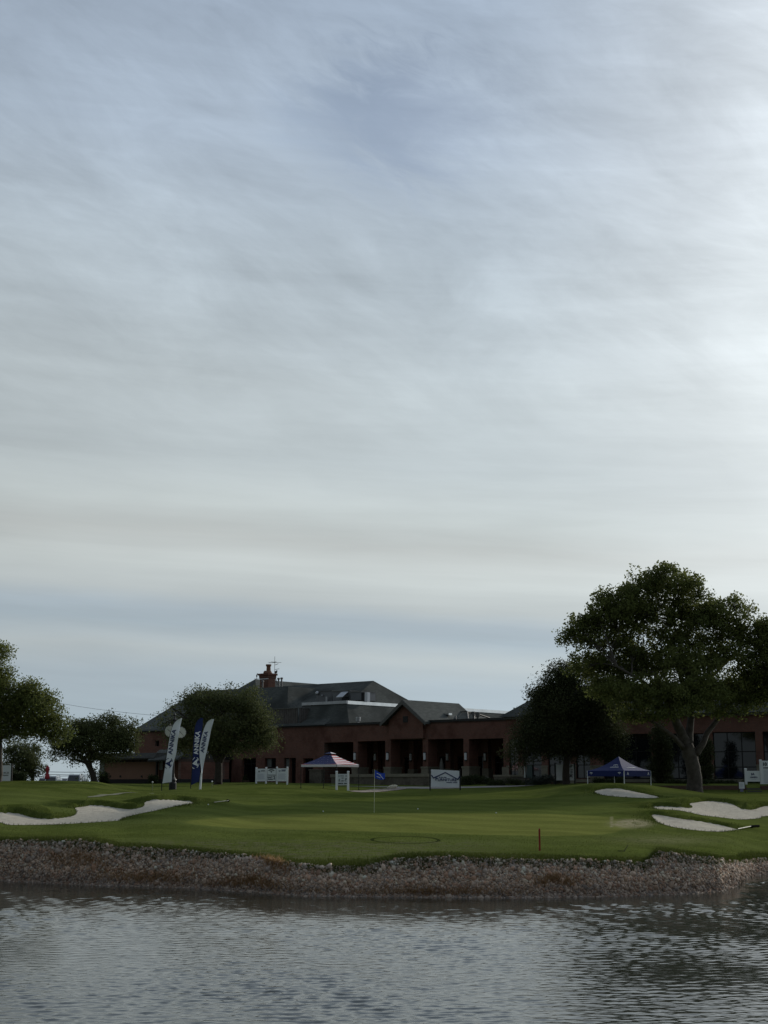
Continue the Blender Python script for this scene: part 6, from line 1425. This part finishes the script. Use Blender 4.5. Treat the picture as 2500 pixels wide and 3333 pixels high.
silver = mat('silver_paint', (.36, .37, .38), .3, metal=.3, coat=.6); white_p = mat('white_car_paint', (.55, .57, .58), .3, coat=.6); darkp = mat('charcoal_paint', (.05, .055, .06), .3, coat=.5)
vehicle(213, 261, 2520, 148, silver, 'silver sport utility car with roof rails right of the red closed parasol')
vehicle(140, 184, 2525, 146, white_p, 'white sport utility car directly behind the red closed parasol', 1.7)
vehicle(120, 150, 2531, 160, silver, 'pale car mostly hidden left of the white one', 1.6, cat='car')
vehicle(192, 214, 2533, 158, darkp, 'low dark car between the white and the silver one', 1.5, True, 'car')
vehicle(283, 318, 2537.5, 152, darkp, 'low dark car whose roof just shows beside the leaning tree', 1.45, True, 'car')
# closed red parasol
D = 128; g = gbase(152, D); zb_ = g[2]; zt_ = zof(2490, D); t_ = thing('closed_parasol', g, 'tied up dark red parasol in front of the white car', 'parasol')
mb = MB(); mb.tube([g, [g[0], g[1], zt_-.2]], .03, 6); mb.build('pole', Mdark, t_)
mb = MB(); hh = zt_-zof(2536, D); mb.lathe([g[0], g[1], zt_-hh], [(.20, 0), (.23, .12), (.19, .35), (.11, .5), (.12, .62), (.17, .8), (.17, 1.0), (.10, hh-.16), (.03, hh-.05), (.02, hh)], 10); mb.build('canopy', Mred, t_, smooth=True)
# pipe railing and overhead lines, utility pole
g0, g1 = P(246, 2528, 150), P(330, 2528, 150); t_ = thing('pipe_railing', np.array([g0[0], 150, g0[2]-1.3]), 'thin grey pipe railing between the silver car and the leaning tree', 'railing')
mb = MB(); mb.tube([g0, g1], .035, 6); mb.build('rail', Mmetal, t_)
for x in (277, 326): mb = MB(); p_ = P(x, 2528, 150); mb.tube([p_, p_-np.array([0, 0, 1.6])], .04, 6); mb.build('post', Mmetal, t_)
D = 172; g = P(108, 2560, D); t_ = thing('utility_pole', g, 'dark utility pole standing behind the young trees at left', 'pole'); mb = MB(); mb.tube([g-np.array([0, 0, .5]), P(109, 2430, D)], [.17, .12], 8); mb.build('pole', Mbark2, t_)
mb = MB(); q = P(109, 2434, D); mb.box(q, (1.6, .1, .1)); mb.build('crossarm', Mbark2, t_)
def wires(label, ws, D):
    r0 = P(ws[0][0], ws[0][1], D); t_ = thing('overhead_wire', r0, label, 'cable', 'overhead wires across the sky')
    for xa, ya, xb, yb, rad in ws:
        a_, b_ = P(xa, ya, D), P(xb, yb, D); mb = MB(); mb.tube([a_*(1-s_)+b_*s_-np.array([0, 0, 1])*np.linalg.norm(b_-a_)*.018*math.sin(math.pi*s_) for s_ in np.linspace(0, 1, 10)], rad, 4); mb.build('wire', mat('wire_grey', (.08, .08, .08), .7), t_)
wires('faint high wire running from the left oak down towards the clubhouse roof', [(60, 2262, 520, 2330, .016)], 172)
wires('low bundle of wires above the parked cars', [(-40, 2498, 340, 2512, .03), (-40, 2504, 340, 2522, .03), (-40, 2520, 340, 2520, .025), (-40, 2512, 340, 2536, .022)], 172)
wires('two wires from the utility pole towards the left oak', [(-40, 2388, 109, 2432, .025), (109, 2432, 330, 2470, .022)], 172)

# ------------------------------------------------------------------ terrace furniture in the portico
def patio_chair(x, y, w_, label):
    u_, z_ = Fm.px(x, y, w_); zb_ = G0; t_ = thing('patio_chair', Fm.W(u_, w_, zb_), label, 'chair', 'patio chairs in the portico')
    mb = MB(); Fm.box(mb, u_-.26, u_+.26, w_-.26, w_+.26, zb_+.40, zb_+.50); mb.build('seat', mat('pale_cushion', (.30, .30, .28), .8), t_)
    mb = MB(); Fm.box(mb, u_-.26, u_+.26, w_+.26, w_+.33, zb_+.42, zb_+1.0); mb.build('backrest', mat('pale_cushion', (.3, .3, .28)), t_)
    for a_ in (-.24, .24):
        for b_ in (-.24, .28): mb = MB(); mb.tube([Fm.W(u_+a_, w_+b_, zb_), Fm.W(u_+a_, w_+b_, zb_+.41)], .02, 5); mb.build('leg', Mblack, t_)
        mb = MB(); mb.tube([Fm.W(u_+a_*1.15, w_-.24, zb_+.40), Fm.W(u_+a_*1.15, w_-.24, zb_+.66), Fm.W(u_+a_*1.15, w_+.28, zb_+.68)], .022, 5); mb.build('armrest', Mblack, t_)
patio_chair(1340, 2514, 1.9, 'pale cushioned chair behind the wall in the gabled bay')
patio_chair(1368, 2514, 2.6, 'pale cushioned chair beside the right pier of the gabled bay')
patio_chair(1576, 2514, 2.2, 'pale cushioned chair in the bay furthest right')
u_, z_ = Fm.px(1437, 2470, 2.2); t_ = thing('closed_parasol', Fm.W(u_, 2.2, G0), 'pale folded parasol inside the bay right of the gable', 'parasol'); mb = MB(); mb.lathe(Fm.W(u_, 2.2, z_-1.2), [(.10, 0), (.2, .3), (.16, .8), (.05, 1.25)], 9); mb.build('canopy', mat('pale_cushion', (.3, .3, .28)), t_); mb = MB(); mb.tube([Fm.W(u_, 2.2, G0), Fm.W(u_, 2.2, z_)], .025, 6); mb.build('pole', Mblack, t_)
u_, z_ = Fm.px(800, 2524, -1.0); t_ = thing('flower_pot', Fm.W(u_, -1.0, G0), 'brown flower pot beside the dark doorway left of the three panel board', 'planter'); mb = MB(); mb.lathe(Fm.W(u_, -1.0, G0-.1), [(.24, 0), (.36, .65), (.40, .7), (.40, .78), (.34, .78)], 12); mb.build('pot', mat('brown_pot', (.10, .065, .05), .8), t_)
rg_ = np.random.default_rng(77); pc = Fm.W(u_, -1.0, G0+.8)+rg_.normal(0, .14, (16, 3)); leaves('plant', pc, np.full(16, .08), 26, .1, Lhedge, t_, rg_)
